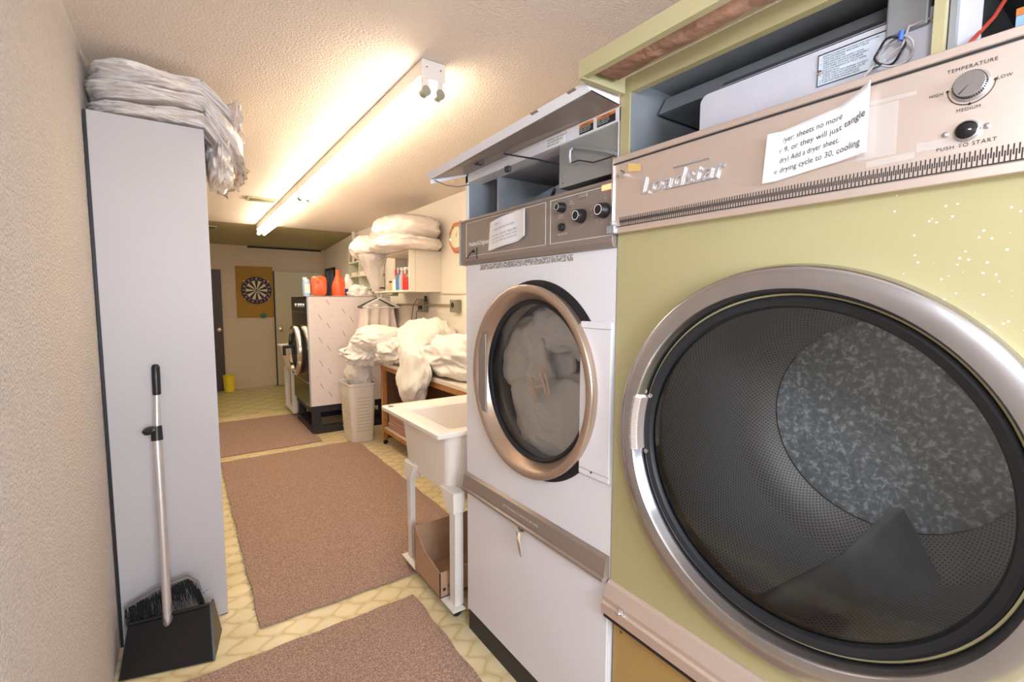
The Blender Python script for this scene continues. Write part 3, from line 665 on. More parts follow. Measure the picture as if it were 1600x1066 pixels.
# compartment
bx('compartment_side', 'steel_dark', wd, FX+.004, 1.55, A1-.024, A1-.020, 1.61, 1.96)
bx('compartment_floor', 'galv', wd, FX+.004, 1.55, A0+.01, A1-.02, 1.60, 1.61)
bx('compartment_back', 'duct_dark', wd, 1.53, 1.55, A0+.01, A1-.02, 1.61, 1.96)
bx('inner_panel', 'galv', wd, FX+.05, FX+.40, 1.545, 1.555, 1.61, 1.93)
sp_ = MB(); sp_.add([(FX+.26, 1.66, 1.62), (FX+.12, 1.12, 1.62), (FX+.12, 1.12, 1.875), (FX+.26, 1.66, 1.875)], [(0, 1, 2, 3)]); sp_.build('slanted_duct', 'galv', wd, solid=.003)
gb = MB(); gb.box(FX+.008, FX+.30, A0+.008, 1.140, 1.800, 1.934); gx = gb.build('control_box', 'grey_box', wd, bev=.002)
for yy, zz in ((1.09, 1.925), (1.03, 1.927), (.965, 1.927), (1.115, 1.835), (1.12, 1.812), (.92, 1.928)):
    MB().lathe((FX+.008, yy, zz), (-1, 0, 0), [(0, .003), (.001, .003), (.0015, 0)], 10).build('rivet', 'steel', gx)
stp = MB(); stp.tube([(FX-.002, 1.065, 1.905), (FX-.012, 1.068, 1.895), (FX-.012, 1.070, 1.88), (FX-.004, 1.075, 1.862)], .0045, 6); stp.tube([(FX-.004, 1.06, 1.905), (FX-.012, 1.0, 1.885), (FX-.010, .93, 1.86), (FX-.002, .895, 1.845)], .004, 6)
stp.build('wire', 'steel_dark', wd, smooth=True)
MB().tube([(FX-.004, 1.07, 1.862), (FX-.012, 1.03, 1.858), (FX-.012, .97, 1.838), (FX-.004, .90, 1.84)], .002, 6).build('wire', 'wire_black', wd, smooth=True)
MB().tube([(FX+.0, 1.15, 1.80), (FX+.02, 1.19, 1.785), (FX+.04, 1.24, 1.770)], .006, 8).build('wire', 'wire_black', wd, smooth=True)
st_ = bx('service_sticker', 'paper', wd, FX-.0008, FX-.0002, 1.105, 1.196, 1.933, 1.962)
tx = MB()
for i, l in enumerate(['WARNING: DISCONNECT', 'THE POWER BEFORE', 'SERVICING UNIT']): text(tx, l, .008, (FX-.0012, 1.19, 1.9535-i*.0085), RN, UP)
tx.build('sticker_text', 'blackprint', st_)
for y0_, y1_ in ((.985, 1.041), (.902, .970)):
    k_ = bx('warning_sticker', 'blackprint', wd, FX-.0008, FX-.0002, y0_, y1_, 1.934, 1.954)
    bx('orange_band', 'orangeprint', k_, FX-.0010, FX-.0002, y0_, y1_, 1.954, 1.962)
    tx = MB(); text(tx, 'WARNING', .0075, (FX-.0014, (y0_+y1_)/2, 1.9555), RN, UP, 'CENTER'); tx.build('sticker_heading', 'blackprint', k_)
    tx = MB()
    for i in range(3): text(tx, ['FIRE HAZARD KEEP', 'AREA CLEAR OF ALL', 'VAPOR AND LINT'][i], .0050, (FX-.0014, y1_-.002, 1.9488-i*.0053), RN, UP)
    tx.build('sticker_text', 'whiteprint', k_)
# raised flap
fl = MB(); hN = Vector((FX, A0, 1.968)); hF = Vector((FX, A1-.01, 1.963)); oN = Vector((.869, A0, 1.979)); oF = Vector((.818, A1, 1.921))
fl.hexa([hN, hF, oF, oN], [p+Vector((0, 0, .003)) for p in (hN, hF, oF, oN)])
flap = fl.build('raised_flap', 'bronze', wd)
lp = MB(); u_ = Vector((-.020, 0, .016)); lp.hexa([oN, oF, oF+Vector((-.002, 0, 0)), oN+Vector((-.002, 0, 0))], [oN+u_, oF+u_, oF+u_+Vector((-.002, 0, 0)), oN+u_+Vector((-.002, 0, 0))])
lp.add([oN, hN, hN+Vector((0, 0, .035)), oN+u_], [(0, 1, 2, 3)]); lp.add([oF, hF, hF+Vector((0, 0, -.006)), oF+Vector((0, 0, -.016))], [(0, 1, 2, 3)]); lp.add([oN+u_, oF+u_, hF+Vector((0, 0, .03)), hN+Vector((0, 0, .035))], [(0, 1, 2, 3)])
lp.build('flap_edge', 'white_enamel', flap)
for t in (.04, .215):
    tp = MB()
    a_ = oN.lerp(oF, t); b_ = oN.lerp(oF, t+.035); o_ = Vector((-.0035, 0, -.001))
    tp.add([a_+o_+Vector((.012, 0, 0)), b_+o_+Vector((.012, 0, 0)), b_+o_+u_, a_+o_+u_], [(0, 1, 2, 3)])
    tp.build('flap_tape', 'bronze', flap)
MB().tube([hF.lerp(oF, .35).lerp(hN.lerp(oN, .35), .42)-Vector((0, 0, .006)), (FX-.02, 1.22, 1.905), (FX+.02, 1.14, 1.875)], .0028, 6).build('flap_stay', 'wire_black', wd)
MB().tube([oF+Vector((.012, -.01, -.002)), (.88, 1.70, 1.906), (.93, 1.69, 1.905), (FX-.002, 1.675, 1.918)], .0016, 6).build('flap_cord', 'wire_black', wd)
cat = MB(); q = hF.lerp(oF, .5).lerp(hN.lerp(oN, .5), .27); cat.box(q.x-.012, q.x+.012, q.y-.014, q.y+.014, q.z-.010, q.z-.001); cat.build('flap_catch', 'duct_dark', flap)
bx('lock_catch', 'duct_dark', wd, FX-.004, FX+.01, 1.40, 1.425, 1.912, 1.930)
# control panel
wp = MB().prism([(FX-.018, A0, 1.612), (FX-.018, A0, 1.764), (FX-.022, A0, 1.767), (FX-.022, A0, 1.775), (FX+.004, A0, 1.782), (FX+.004, A0, 1.594), (FX-.012, A0, 1.598)], (0, A1-A0+.012, 0)).build('control_panel', 'bronze', wd, bev=.001)
ln = MB()
def rect(y0_, y1_, z0_, z1_, w_=.0014, skip=None):
    for a in ((y0_, y1_, z0_, z0_+w_), (y0_, y1_, z1_-w_, z1_), (y0_, y0_+w_, z0_, z1_), (y1_-w_, y1_, z0_, z1_)): ln.box(e_-.0004, e_+.0004, *a)
rect(py(1.195), py(1.712), 1.628, 1.762); rect(py(.906), py(1.172), 1.628, 1.762)
ln.build('outline', 'whiteprint', wp)
tx = MB(); text(tx, 'HuebschOriginators', .024, (e_-.0005, py(1.690), pz(1.672)), RN, UP, space=.88, bold=.0004)
tx.build('maker_lettering', 'whiteprint', wp)
def knob(y, z, r, name):
    k = MB().lathe((e_, py(y), pz(z)), (-1, 0, 0), [(0, r), (.004, r), (.010, r*.93), (.024, r*.82), (.026, r*.76), (.026, 0)], 32).build(name, 'black', wp, smooth=True, sharp=30)
    MB().lathe((e_-.0262, py(y), pz(z)), (-1, 0, 0), [(0, r*.66), (.0003, r*.66), (.0003, r*.57), (0, r*.57)], 32, cap=False).build('pointer_ring', 'whiteprint', k)
    return k
knob(1.112, 1.7375, .0155, 'selector_knob'); knob(1.028, 1.700, .0205, 'timer_knob'); knob(.937, 1.7025, .0215, 'timer_knob')
MB().lathe((e_, py(1.113), pz(1.678)), (-1, 0, 0), [(0, .0125), (.008, .012), (.010, .010), (.010, 0)], 28).build('start_button', 'black', wp, smooth=True)
bx('warm_lamp', 'amber', wp, e_-.004, e_, py(.912), py(.946), pz(1.757), pz(1.771))
bx('idle_lamp', 'lamp_off', wp, e_-.004, e_, py(1.006), py(1.038), pz(1.752), pz(1.764))
tx = MB()
for l, yy, zz, sz in (('LOW', 1.075, 1.748, .0055), ('PERM PRESS', 1.072, 1.741, .0045), ('HIGH', 1.141, 1.736, .0055), ('NORMAL', 1.141, 1.729, .0045), ('MEDIUM', 1.120, 1.7125, .0055), ('DELICATES', 1.120, 1.706, .0045), ('PUSH TO START', 1.112, 1.655, .0062),
                      ('TEMPERATURE', 1.12, 1.7745, .0058), ('DRYING TIME', 1.03, 1.7745, .0058), ('COOLING', .94, 1.7745, .0058), ('60', .99, 1.712, .005), ('45', .985, 1.695, .005), ('0', 1.03, 1.668, .005), ('15', 1.018, 1.672, .005), ('10', .935, 1.733, .005), ('8', .905, 1.728, .005), ('6', .90, 1.70, .005), ('4', .91, 1.677, .005), ('2', .945, 1.668, .005), ('0', .965, 1.678, .005)):
    text(tx, l, sz, (e_-.0005, py(yy), pz(zz)), RN, UP, 'CENTER')
tx.build('panel_lettering', 'whiteprint', wp)
lk = MB(); lk.lathe((e_, py(1.652), pz(1.650)), (-1, 0, 0), [(0, .006), (.005, .006), (.006, 0)], 16); lk.tube([(e_-.003, py(1.70), pz(1.625)), (e_-.006, py(1.675), pz(1.640)), (e_-.005, py(1.652), pz(1.652))], .0022, 6); lk.tube([(e_-.001, py(1.622)+.006*math.cos(a), pz(1.640)+.022*math.sin(a)) for a in [-1.3+2.6*k/10 for k in range(11)]], .0018, 6)
lk.build('panel_lock', 'blackprint', wp, smooth=True)
bx('end_cap', 'steel_dark', wp, FX-.022, FX+.004, A1+.012, A1+.018, 1.596, 1.780)
# note on the white dryer
def note2(u, v):
    y = 1.540-.245*u-.012*v*(1-u)*1.2; z = 1.640+.108*v+.024*u-.018*(1-v)*0
    if v < .3: y += 0
    z -= .016*max(0, u-.75)*v*2; z += .012*(1-v)*max(0, u-.8)*4
    x = e_-.002-.014*math.sin(min(u*1.3, 1)*PI)**2*.4-.016*max(0, u-.75)**1.5*4
    return Vector((x, py(y), pz(z)))
nt2 = drape(MB(), note2, 30, 12).build('paper_note', 'paper', None, smooth=True, solid=.0004)
tag(nt2, 'white paper note with small print taped over the bronze panel of the white dryer', 'note')
tx = MB()
for i, (l, u0, sz, v0) in enumerate([('Dryers:', .16, .30, .80), ('Always separate the load', .14, .56, .62), ('Full-heat: towels, bags 30m', .11, .66, .42), ('Low-heat: poly, linens, cool', .11, .66, .31), ('Do not dry or fold over pressing cycle', .11, .66, .20)]):
    tmp = MB(); text(tmp, l, .013, (0, 0, 0), (1, 0, 0), (0, 1, 0)); W_ = max(v.x for v in tmp.v); sc = (.16 if i == 0 else sz)/W_
    for v in tmp.v:
        q = note2(u0+v.x*sc, v0+v.y/.125); v.x, v.y, v.z = q.x-.0022, q.y, q.z
    tx.add(tmp.v, tmp.f)
tx.build('note_writing', 'greyprint', nt2)
# washing inside
ws = [((FX+.115, 1.235, 1.045), (.080, .23, .16), 3, 'crumpled white sheet low inside the white dryer drum'),
      ((FX+.135, 1.385, 1.235), (.085, .165, .14), 8, 'white pillowcase bundle at left inside the white dryer drum'),
      ((FX+.16, 1.22, 1.35), (.09, .18, .10), 12, 'white sheet twisted across the top inside the white dryer drum')]
for c_, r_, s_, l_ in ws:
    o = lump(MB(), c_, r_, s_, amp=.30, freq=.95, n=84, stretch=(1, 1, .6)).build('bed_sheet', 'sheet', None, smooth=True, sharp=0); tag(o, l_, 'laundry')

# ------------------------------------------------------------------ tall cabinet at left wall
cab = thing('tall_cabinet', (-.08, 2.9, 0), 'tall pale grey cabinet standing against the left wall, end panel facing us', 'cabinet')
bx('end_panel', 'melamine', cab, -.262, .113, 2.437, 2.457, .004, 2.172, bev=.0015)
bx('body', 'melamine', cab, -.258, .108, 2.457, 3.35, .004, 2.168)
bx('gap_shade_strip', 'gap_black', cab, -.272, -.262, 2.440, 2.46, 0, 2.17)  # shade of the gap at the wall, painted as a black strip
ft = MB(); ft.box(.085, .112, 2.44, 2.47, 0, .004); ft.box(-.26, -.24, 2.44, 2.47, 0, .004); ft.build('foot', 'black', cab)
# plastic-wrapped pillows on it
def bagbend(v):
    return v
bags = [((-.005, 2.90, 2.352), (.270, .47, .037), 21, (-.27, None), 'top flat plastic-wrapped pillow on the tall cabinet'),
        ((-.005, 2.90, 2.280), (.272, .48, .036), 25, (-.27, None), 'middle plastic-wrapped pillow stacked on the tall cabinet'),
        ((-.015, 2.90, 2.210), (.255, .47, .033), 29, (-.27, None), 'bottom plastic-wrapped pillow lying on the tall cabinet top')]
def lay(v):
    v = v.copy(); v.x = max(v.x, -.268+.002*abs(math.sin(v.y*40))); v.z = min(v.z, 2.422)
    t = max(0, v.x-.115); v.z -= t*(.75 if v.z > 2.3 else 1.25); v.z -= .03*max(0, .1-v.x)*0
    return v
for i, (c_, r_, s_, _, l_) in enumerate(bags):
    def lay2(v, i=i):
        if i == 2 and v.x < .13: v = v.copy(); v.z = max(v.z, 2.1745)
        return lay(v)
    o = lump(MB(), c_, r_, s_, amp=.11, freq=1.1, n=170, p=4.0, bend=lay2, stretch=(.8, 1.6, 3.0)).build('wrapped_pillow', 'plastic_bag', None, smooth=True, sharp=0)
    tag(o, l_, 'pillow', 'plastic-wrapped pillows on the cabinet')
    if i == 1: MID = o
lump(MB(), (.185, 2.74, 2.105), (.048, .26, .11), 33, amp=.32, freq=1.2, n=110, p=2.4).build('loose_film', 'plastic_bag', MID, smooth=True, sharp=0)
lump(MB(), (.240, 2.70, 2.27), (.03, .25, .08), 35, amp=.32, freq=1.3, n=110, p=2.4).build('loose_film', 'bag_film', MID, smooth=True, sharp=0)

# ------------------------------------------------------------------ broom and dustpan
dp = thing('lobby_dustpan', (-.11, 2.26, 0), 'black upright dustpan with long aluminium handle leaning on the tall cabinet', 'dustpan')
A = Vector((-.262, 2.215, .004)); Bp = Vector((.040, 2.130, .004)); Cp = Vector((.040, 2.255, .175)); Dp = Vector((-.235, 2.335, .150))
back = Vector((.05, .12, 0))
pn = MB(); pn.hexa([A, Bp, Bp+back*.12, A+back*.12], [Dp, Cp, Cp+back*.06, Dp+back*.06]); pn.build('pan_back', 'black_gloss', dp, bev=.004)
sd = MB()
sd.prism([Bp, Cp, Cp+Vector((.01, .05, -.01)), Bp+Vector((.035, .19, 0))], (.006, 0, 0)); sd.prism([A, Dp, Dp+Vector((.0, .04, -.01)), A+Vector((.02, .18, 0))], (.006, 0, 0)); sd.hexa([A, Bp, Bp+Vector((.035, .19, 0)), A+Vector((.02, .18, 0))], [p+Vector((0, 0, .004)) for p in (A, Bp, Bp+Vector((.035, .19, 0)), A+Vector((.02, .18, 0)))])
sd.build('pan_sides', 'black', dp)
rim = MB().tube([Dp+Vector((0, -.004, .002)), Dp.lerp(Cp, .5)+Vector((0, -.008, .004)), Cp+Vector((0, -.004, .002))], .007, 8).build('pan_rim', 'black', dp, smooth=True)
h0 = Vector((-.104, 2.285, .125)); h1 = Vector((-.106, 2.370, .905)); h2 = Vector((-.099, 2.395, 1.07)); h3 = Vector((-.098, 2.405, 1.185))
MB().cyl(h0, h1, .0165, .0155, 24).build('lower_tube', 'alu_tube', dp, smooth=True)
MB().cyl(h0-Vector((0, .004, .05)), h0+Vector((0, .012, .09)), .019, .0175, 20).build('socket', 'bristle_grey', dp, smooth=True)
bs = thing('broom', (-.11, 2.35, .05), 'angled broom with dark bristles clipped inside the black dustpan', 'broom')
MB().cyl(h1-Vector((0, 0, .03)), h2, .0115, .0110, 20).build('handle_tube', 'alu_tube', bs, smooth=True)
MB().lathe(h2-Vector((0, .002, .01)), h3-h2, [(0, .0115), (.004, .0145), (.06, .0150), (.115, .0145), (.125, .010), (.128, 0)], 20).build('hand_grip', 'black', bs, smooth=True)
cl_ = MB().cyl(h1-Vector((0, .004, .028)), h1+Vector((0, .004, .03)), .0205, .019, 20); cl_.build('locking_collar', 'black', dp, smooth=True)
MB().lathe(h1+Vector((-.022, -.028, .020)), (-.2, -.3, 1), [(-.007, .0), (-.006, .022), (.004, .024), (.010, .018), (.012, 0)], 20).build('clip_knob', 'black', dp, smooth=True)
ba = Vector((-.245, 2.365, .205)); bb = Vector((-.03, 2.325, .285)); bc = Vector((.012, 2.315, .215))
arc = [ba, ba.lerp(bb, .5)+Vector((0, 0, .012)), bb, bb.lerp(bc, .6)+Vector((.004, 0, .012)), bc]
MB().tube(arc, [.006, .008, .009, .007, .005], 8).build('broom_head', 'bristle_grey', bs, smooth=True)
br = MB(); R2 = random.Random(3)
for k in range(420):
    t = R2.random(); p = ba.lerp(bb, t/.85) if t < .85 else bb.lerp(bc, (t-.85)/.15)
    lean = Vector((-.012+.03*R2.random()+.02*t, -.018+.02*R2.random(), -.105-.02*R2.random())); p = p+Vector((0, R2.uniform(-.012, .012), -.025*R2.random()))
    d = Vector((.0013, 0, 0)); br.add([p-d, p+d, p+lean], [(0, 1, 2)])
for k in range(14):
    p = bc+Vector((R2.uniform(-.03, .01), 0, R2.uniform(-.03, 0))); d = Vector((0, 0, .0007)); e = p+Vector((R2.uniform(.01, .045), -.01, R2.uniform(-.03, .05))); br.add([p-d, p+d, e], [(0, 1, 2)])
br.build('bristles', 'bristle', bs)

# ------------------------------------------------------------------ rugs
def rug(x0, x1, y0, y1, label, fr_sides=('l',), seed=1):
    mb = MB(); nx, ny = 16, 48; rr = random.Random(seed)
    def f(u, v):
        x = x0+(x1-x0)*u; y = y0+(y1-y0)*v
        if u in (0, 1): x += .004*math.sin(v*40+seed)
        if v in (0, 1): y += .004*math.sin(u*30+seed)
        return Vector((x, y, .011+.0015*noise.noise(Vector((x*3, y*3, seed)))))
    drape(mb, f, nx, ny)
    n = len(mb.v); per = [i for i in range(nx+1)]+[j*(nx+1)+nx for j in range(1, ny+1)]+[ny*(nx+1)+i for i in range(nx-1, -1, -1)]+[j*(nx+1) for j in range(ny-1, 0, -1)]
    low = [Vector((mb.v[i].x, mb.v[i].y, .001)) for i in per]; mb.add(low, [])
    k = len(per)
    for a in range(k): mb.f.append((per[a], per[(a+1) % k], n+(a+1) % k, n+a))
    o = mb.build('floor_mat', 'rug'); tag(o, label, 'rug')
    fg = MB(); nn = int((y1-y0)*420)
    for k in range(nn):
        y = y0+(y1-y0)*rr.random(); l = rr.uniform(.004, .022); 
        if 'l' in fr_sides: fg.add([(x0+.002, y-.001, .010), (x0+.002, y+.001, .011), (x0-l, y+rr.uniform(-.015, .015), .002)], [(0, 1, 2)])
    for k in range(int((x1-x0)*200)):
        x = x0+(x1-x0)*rr.random(); l = rr.uniform(.002, .010)
        fg.add([(x-.001, y0+.002, .010), (x+.001, y0+.002, .010), (x+rr.uniform(-.01, .01), y0-l, .002)], [(0, 1, 2)])
        fg.add([(x-.001, y1-.002, .010), (x+.001, y1-.002, .010), (x+rr.uniform(-.01, .01), y1+l, .002)], [(0, 1, 2)])
    g = fg.build('frayed_edge', 'fringe', o); g['kind'] = 'stuff'
    return o
rug(-.06, .868, .55, 2.06, 'brown carpet mat nearest us, beside the white dryer', (), 2)
rug(.222, 1.42, 2.232, 4.80, 'largest brown carpet mat with frayed edge, in the middle of the floor', ('l',), 3)
rug(-.02, 1.125, 4.97, 6.40, 'smaller brown carpet mat in front of the far washing machine', (), 4)

# ------------------------------------------------------------------ utility sink
sk = thing('utility_sink', (1.15, 2.12, 0), 'white laundry sink on legs beside the white dryer', 'sink')
SX0, SX1, SY0, SY1, SZ = .868, 1.46, 1.775, 2.470, .878
def rring(x0, x1, y0, y1, z, r=.03, n=6):
    o = []
    for cx, cy, a in ((x1-r, y1-r, 0), (x0+r, y1-r, 90), (x0+r, y0+r, 180), (x1-r, y0+r, 270)):
        for k in range(n+1): t = math.radians(a+90*k/n); o.append((cx+r*math.cos(t), cy+r*math.sin(t), z))
    return o
def loft(mb, rings, cap0=False, cap1=False):
    k = len(rings[0]); vv = [p for r_ in rings for p in r_]
    ff = [(j*k+i, j*k+(i+1) % k, (j+1)*k+(i+1) % k, (j+1)*k+i) for j in range(len(rings)-1) for i in range(k)]
    if cap0: ff.append(tuple(range(k)))
    if cap1: ff.append(tuple((len(rings)-1)*k+i for i in range(k)))
    return mb.add(vv, ff)
loft(MB(), [rring(SX0+.10, SX1-.08, SY0+.10, SY1-.10, .56, .05), rring(SX0+.075, SX1-.045, SY0+.055, SY1-.095, .82, .04), rring(SX0+.07, SX1-.04, SY0+.05, SY1-.09, SZ-.02, .04),
            rring(SX0+.002, SX1, SY0+.002, SY1, SZ-.022, .012), rring(SX0, SX1, SY0, SY1, SZ-.018, .012), rring(SX0, SX1, SY0, SY1, SZ-.003, .012), rring(SX0+.004, SX1-.004, SY0+.004, SY1-.004, SZ, .012),
            rring(SX0+.085, SX1-.05, SY0+.055, SY1-.135, SZ, .03), rring(SX0+.10, SX1-.065, SY0+.07, SY1-.15, SZ-.012, .03), rring(SX0+.12, SX1-.10, SY0+.12, SY1-.17, .60, .05)], True, True).build('basin', 'sink', sk, smooth=True, sharp=40)
MB().lathe((SX0+.035, SY1-.055, SZ), (0, 0, 1), [(0, .014), (.003, .013), (.003, 0)], 20).build('drain_plug', 'bristle_grey', sk, smooth=True)
for i, (x, y) in enumerate(((.955, 1.795), (.955, 2.285), (1.36, 1.795), (1.36, 2.285))):
    sgn = 1 if i % 2 == 0 else -1
    lg_ = MB(); y1_ = y+.048
    lg_.prism([(x, y, .060), (x, y1_, .060), (x, y1_+(.0 if sgn > 0 else .004), .50), (x, y1_+(.07 if sgn > 0 else .006), .60), (x, y-(.006 if sgn > 0 else .06), .60), (x, y-(.004 if sgn > 0 else .0), .50)], (.004, 0, 0))
    lg_.box(x, x+.045, y, y+.004, .06, .56) if sgn > 0 else lg_.box(x, x+.045, y1_-.004, y1_, .06, .56)
    lg_.build('leg', 'leg_white' if i % 2 == 0 else 'leg_white', sk, bev=.001)
    bk_ = [(x-.01, y-.012, .50), (x-.01, y1_+.012, .50), (x-.01, y1_+(.075 if y < 2 else .012), .595), (x-.01, y-(.012 if y < 2 else .075), .595)]; MB().prism(bk_, (.06, 0, 0)).build('leg_bracket', 'sink', sk, bev=.004)
    cs = MB(); cs.lathe((x+.02, y+.02-.009, .024), (0, 1, 0), [(0, .020), (.002, .024), (.016, .024), (.018, .020)], 20); cs.cyl((x+.02, y+.02, .03), (x+.02, y+.02, .055), .008)
    cs.build('caster', 'black', sk, smooth=True)
bx('base_rail', 'leg_white', sk, .930, .992, 1.765, 2.360, .052, .060, bev=.001); bx('base_rail', 'leg_white', sk, 1.345, 1.405, 1.765, 2.360, .052, .060, bev=.001)
# cardboard box on the rails
cb = MB(); x0, x1, y0, y1, t = .925, 1.385, 1.885, 2.17, .004
cb.box(x0, x1, y0, y1, .0615, .066)
cb.box(x0, x1, y0, y0+t, .0615, .185)
cb.prism([(x0, y1, .30), (x1, y1, .30), (x1, y1, .0615), (x0, y1, .0615)], (0, -t, 0))
for x in (x0, x1-t): cb.prism([(x, y0, .0615), (x, y1, .0615), (x, y1, .30), (x, y0+.16, .215), (x, y0, .185)], (t, 0, 0))
bxo = cb.build('cardboard_box', 'cardboard'); tag(bxo, 'open brown cardboard box resting on the base rails under the white sink', 'box')
mk = MB(); mk.lathe((.947, y0-.0005, .100), (0, -1, 0), [(0, .008), (.0005, .008), (.0005, 0)], 24); text(mk, 'FRAGILE', .022, (.965, y0-.0008, .102), (1, 0, 0), UP); text(mk, 'THIS WAY UP', .012, (.965, y0-.0008, .085), (1, 0, 0), UP)
mk.build('box_print', 'blackprint', bxo)

# ------------------------------------------------------------------ work table with shelf
tb = thing('work_table', (1.84, 3.6, 0), 'wooden laundry table with cream top and low shelf against the right wall', 'table')
TX, TY0, TY1, TZ = 1.60, 2.72, 4.56, .845
bx('table_top', 'laminate', tb, TX-.01, 2.095, TY0, TY1, TZ-.032, TZ, bev=.003)
bx('top_edging', 'wood', tb, TX-.004, TX+.03, TY0, TY1-.06, TZ-.075, TZ-.033)
bx('side_panel', 'wood_dark', tb, TX+.045, 2.09, TY1-.05, TY1-.025, .06, TZ-.033)
bx('side_panel', 'wood_dark', tb, TX+.045, 2.09, TY0+.02, TY0+.045, .06, TZ-.033)
bx('leg', 'wood', tb, TX, TX+.045, TY1-.065, TY1-.02, .05, TZ-.033, bev=.002)
bx('leg', 'wood', tb, TX, TX+.045, TY0+.02, TY0+.065, .05, TZ-.033, bev=.002)
bx('shelf', 'laminate', tb, TX+.0, 2.09, TY0+.046, TY1-.066, .165, .185, bev=.002)
bx('shelf_edging', 'wood', tb, TX-.006, TX, TY0+.046, TY1-.066, .150, .187)
bx('back_panel', 'wood_dark', tb, 2.085, 2.094, TY0+.05, TY1-.05, .19, TZ-.04)
for y in (TY1-.04, TY0+.045):
    for x in (TX+.03, 2.06):
        cs = MB(); cs.lathe((x, y-.008, .024), (0, 1, 0), [(0, .020), (.002, .024), (.014, .024), (.016, .020)], 18); cs.cyl((x, y, .03), (x, y, .06), .007); cs.build('caster', 'black', tb, smooth=True)
# folded pink towels on the shelf
def folded(mb, x0, x1, y0, y1, z0, z1, seed):
    k = 3; h = (z1-z0)/k
    for i in range(k):
        a, c_ = z0+i*h, z0+(i+1)*h; mid = (a+c_)/2
        def f(u, v, a=a, c_=c_, i=i):
            th = PI*(v-.5); bulge = .5*(c_-a)
            return Vector((x0+bulge-bulge*math.cos(th)+.004*noise.noise(Vector((u*5, v, i+seed))), y0+(y1-y0)*u, mid+bulge*math.sin(th)))
        drape(mb, f, 12, 8)
        mb.box(x0+h*.4, x1, y0, y1, a+.0005, c_-.0005)
    return mb
tz = .1855
stk = [(4.02, 4.44, 0), (3.52, 3.96, 0)]
for si, (ya, yb, _) in enumerate(stk):
    for k in range(4):
        o = folded(MB(), TX+.03+.008*(k % 2), 2.02, ya+.006*k, yb-.005*k, tz+k*.062, tz+k*.062+.060, k+si*7).build('folded_towel', 'towel_pink', None, smooth=True)
        pos = ['bottom of', 'second from the bottom in', 'third from the bottom in', 'topmost in'][k]
        tag(o, f'folded dusty pink towel, {pos} the {"stack by the table end" if si == 0 else "stack nearer the sink"}', 'towel', 'folded pink towels on the table shelf')
o = lump(MB(), (1.84, 3.15, .29), (.20, .27, .10), 44, amp=.15, zmin=tz+.001, p=3).build('fabric_bundle', 'towel_blue', None, smooth=True, sharp=0); tag(o, 'dark blue fabric bundle on the table shelf behind the sink', 'fabric')

# ------------------------------------------------------------------ laundry on the table
def sheetobj(c_, r_, seed, label, amp=.26, freq=1.0, zmin=TZ+.002, matn='sheet', p=2.3, n=120, bend=None, stretch=(1, 1, 1)):
    def lim(v):
        if bend: v = bend(v)
        v.x = min(v.x, XR-.012); return v
    o = lump(MB(), c_, r_, seed, amp=amp, freq=freq, n=n, zmin=zmin, p=p, bend=lim, stretch=stretch).build('bed_sheet', matn, None, smooth=True, sharp=0)
    return tag(o, label, 'laundry', 'crumpled white laundry on the work table')
sheetobj((1.86, 3.98, 1.03), (.24, .34, .24), 5, 'tall crumpled white sheet in the middle of the laundry pile')
sheetobj((1.84, 3.32, .99), (.26, .42, .17), 6, 'white sheet spread at the near end of the laundry pile')
sheetobj((1.58, 4.50, 1.08), (.25, .22, .125), 9, 'rounded white duvet bulging over the far table end', amp=.16, zmin=None, p=2.1)
def hang(v):
    v = v.copy()
    if v.x < TX+.02: pass
    return v
sheetobj((1.45, 4.60, .93), (.16, .17, .10), 14, 'creased cream cloth drooping above the laundry basket', amp=.45, freq=1.2, zmin=None)
sheetobj((1.62, 4.30, .97), (.14, .20, .12), 17, 'crumpled white pillowcase at the front of the pile', amp=.4, freq=1.1, zmin=None)
def droop(v):
    v = v.copy(); t = max(0, .88-v.z); v.x -= .02*math.sin(min(t*6, PI)); v.y += .10*t
    return v
sheetobj((1.515, 3.52, .84), (.085, .23, .235), 19, 'white sheet hanging in a bulge over the table front edge', amp=.26, freq=.9, zmin=None, p=2.0, bend=droop, stretch=(1, 1.3, .5))
sheetobj((1.68, 3.62, .965), (.12, .20, .09), 23, 'white sheet draped from the pile top down to the table edge', amp=.3, zmin=None)

# laundry basket
bk = thing('laundry_basket', (1.48, 4.86, 0), 'tall white plastic laundry basket between the washer and the table', 'basket')
def ring2(s, z, rr=.05): return rring(1.48-.155*s, 1.48+.125*s, 4.87-.20*s, 4.87+.20*s, z, rr)
loft(MB(), [ring2(.80, .004), ring2(.82, .012), ring2(.97, .58), ring2(1.0, .585), ring2(1.02, .60), ring2(1.0, .615), ring2(.95, .612), ring2(.93, .58), ring2(.78, .02)], True, True).build('body', 'basket', bk, smooth=True, sharp=40)
gv = MB()
for k in range(11):
    z = .12+k*.034; s = .82+.15*(z/.58)
    gv.box(1.48-.155*s-.0015, 1.48-.155*s+.004, 4.72, 5.02, z, z+.010); gv.box(1.40, 1.54, 4.87-.2*s-.0015, 4.87-.2*s+.004, z, z+.010)
gv.build('vent_slots', 'rack', bk)
o = lump(MB(), (1.475, 4.85, .68), (.115, .15, .13), 31, amp=.3, zmin=.57).build('crumpled_cloth', 'sheet', None, smooth=True, sharp=0); tag(o, 'white cloth heaped up out of the laundry basket', 'laundry')

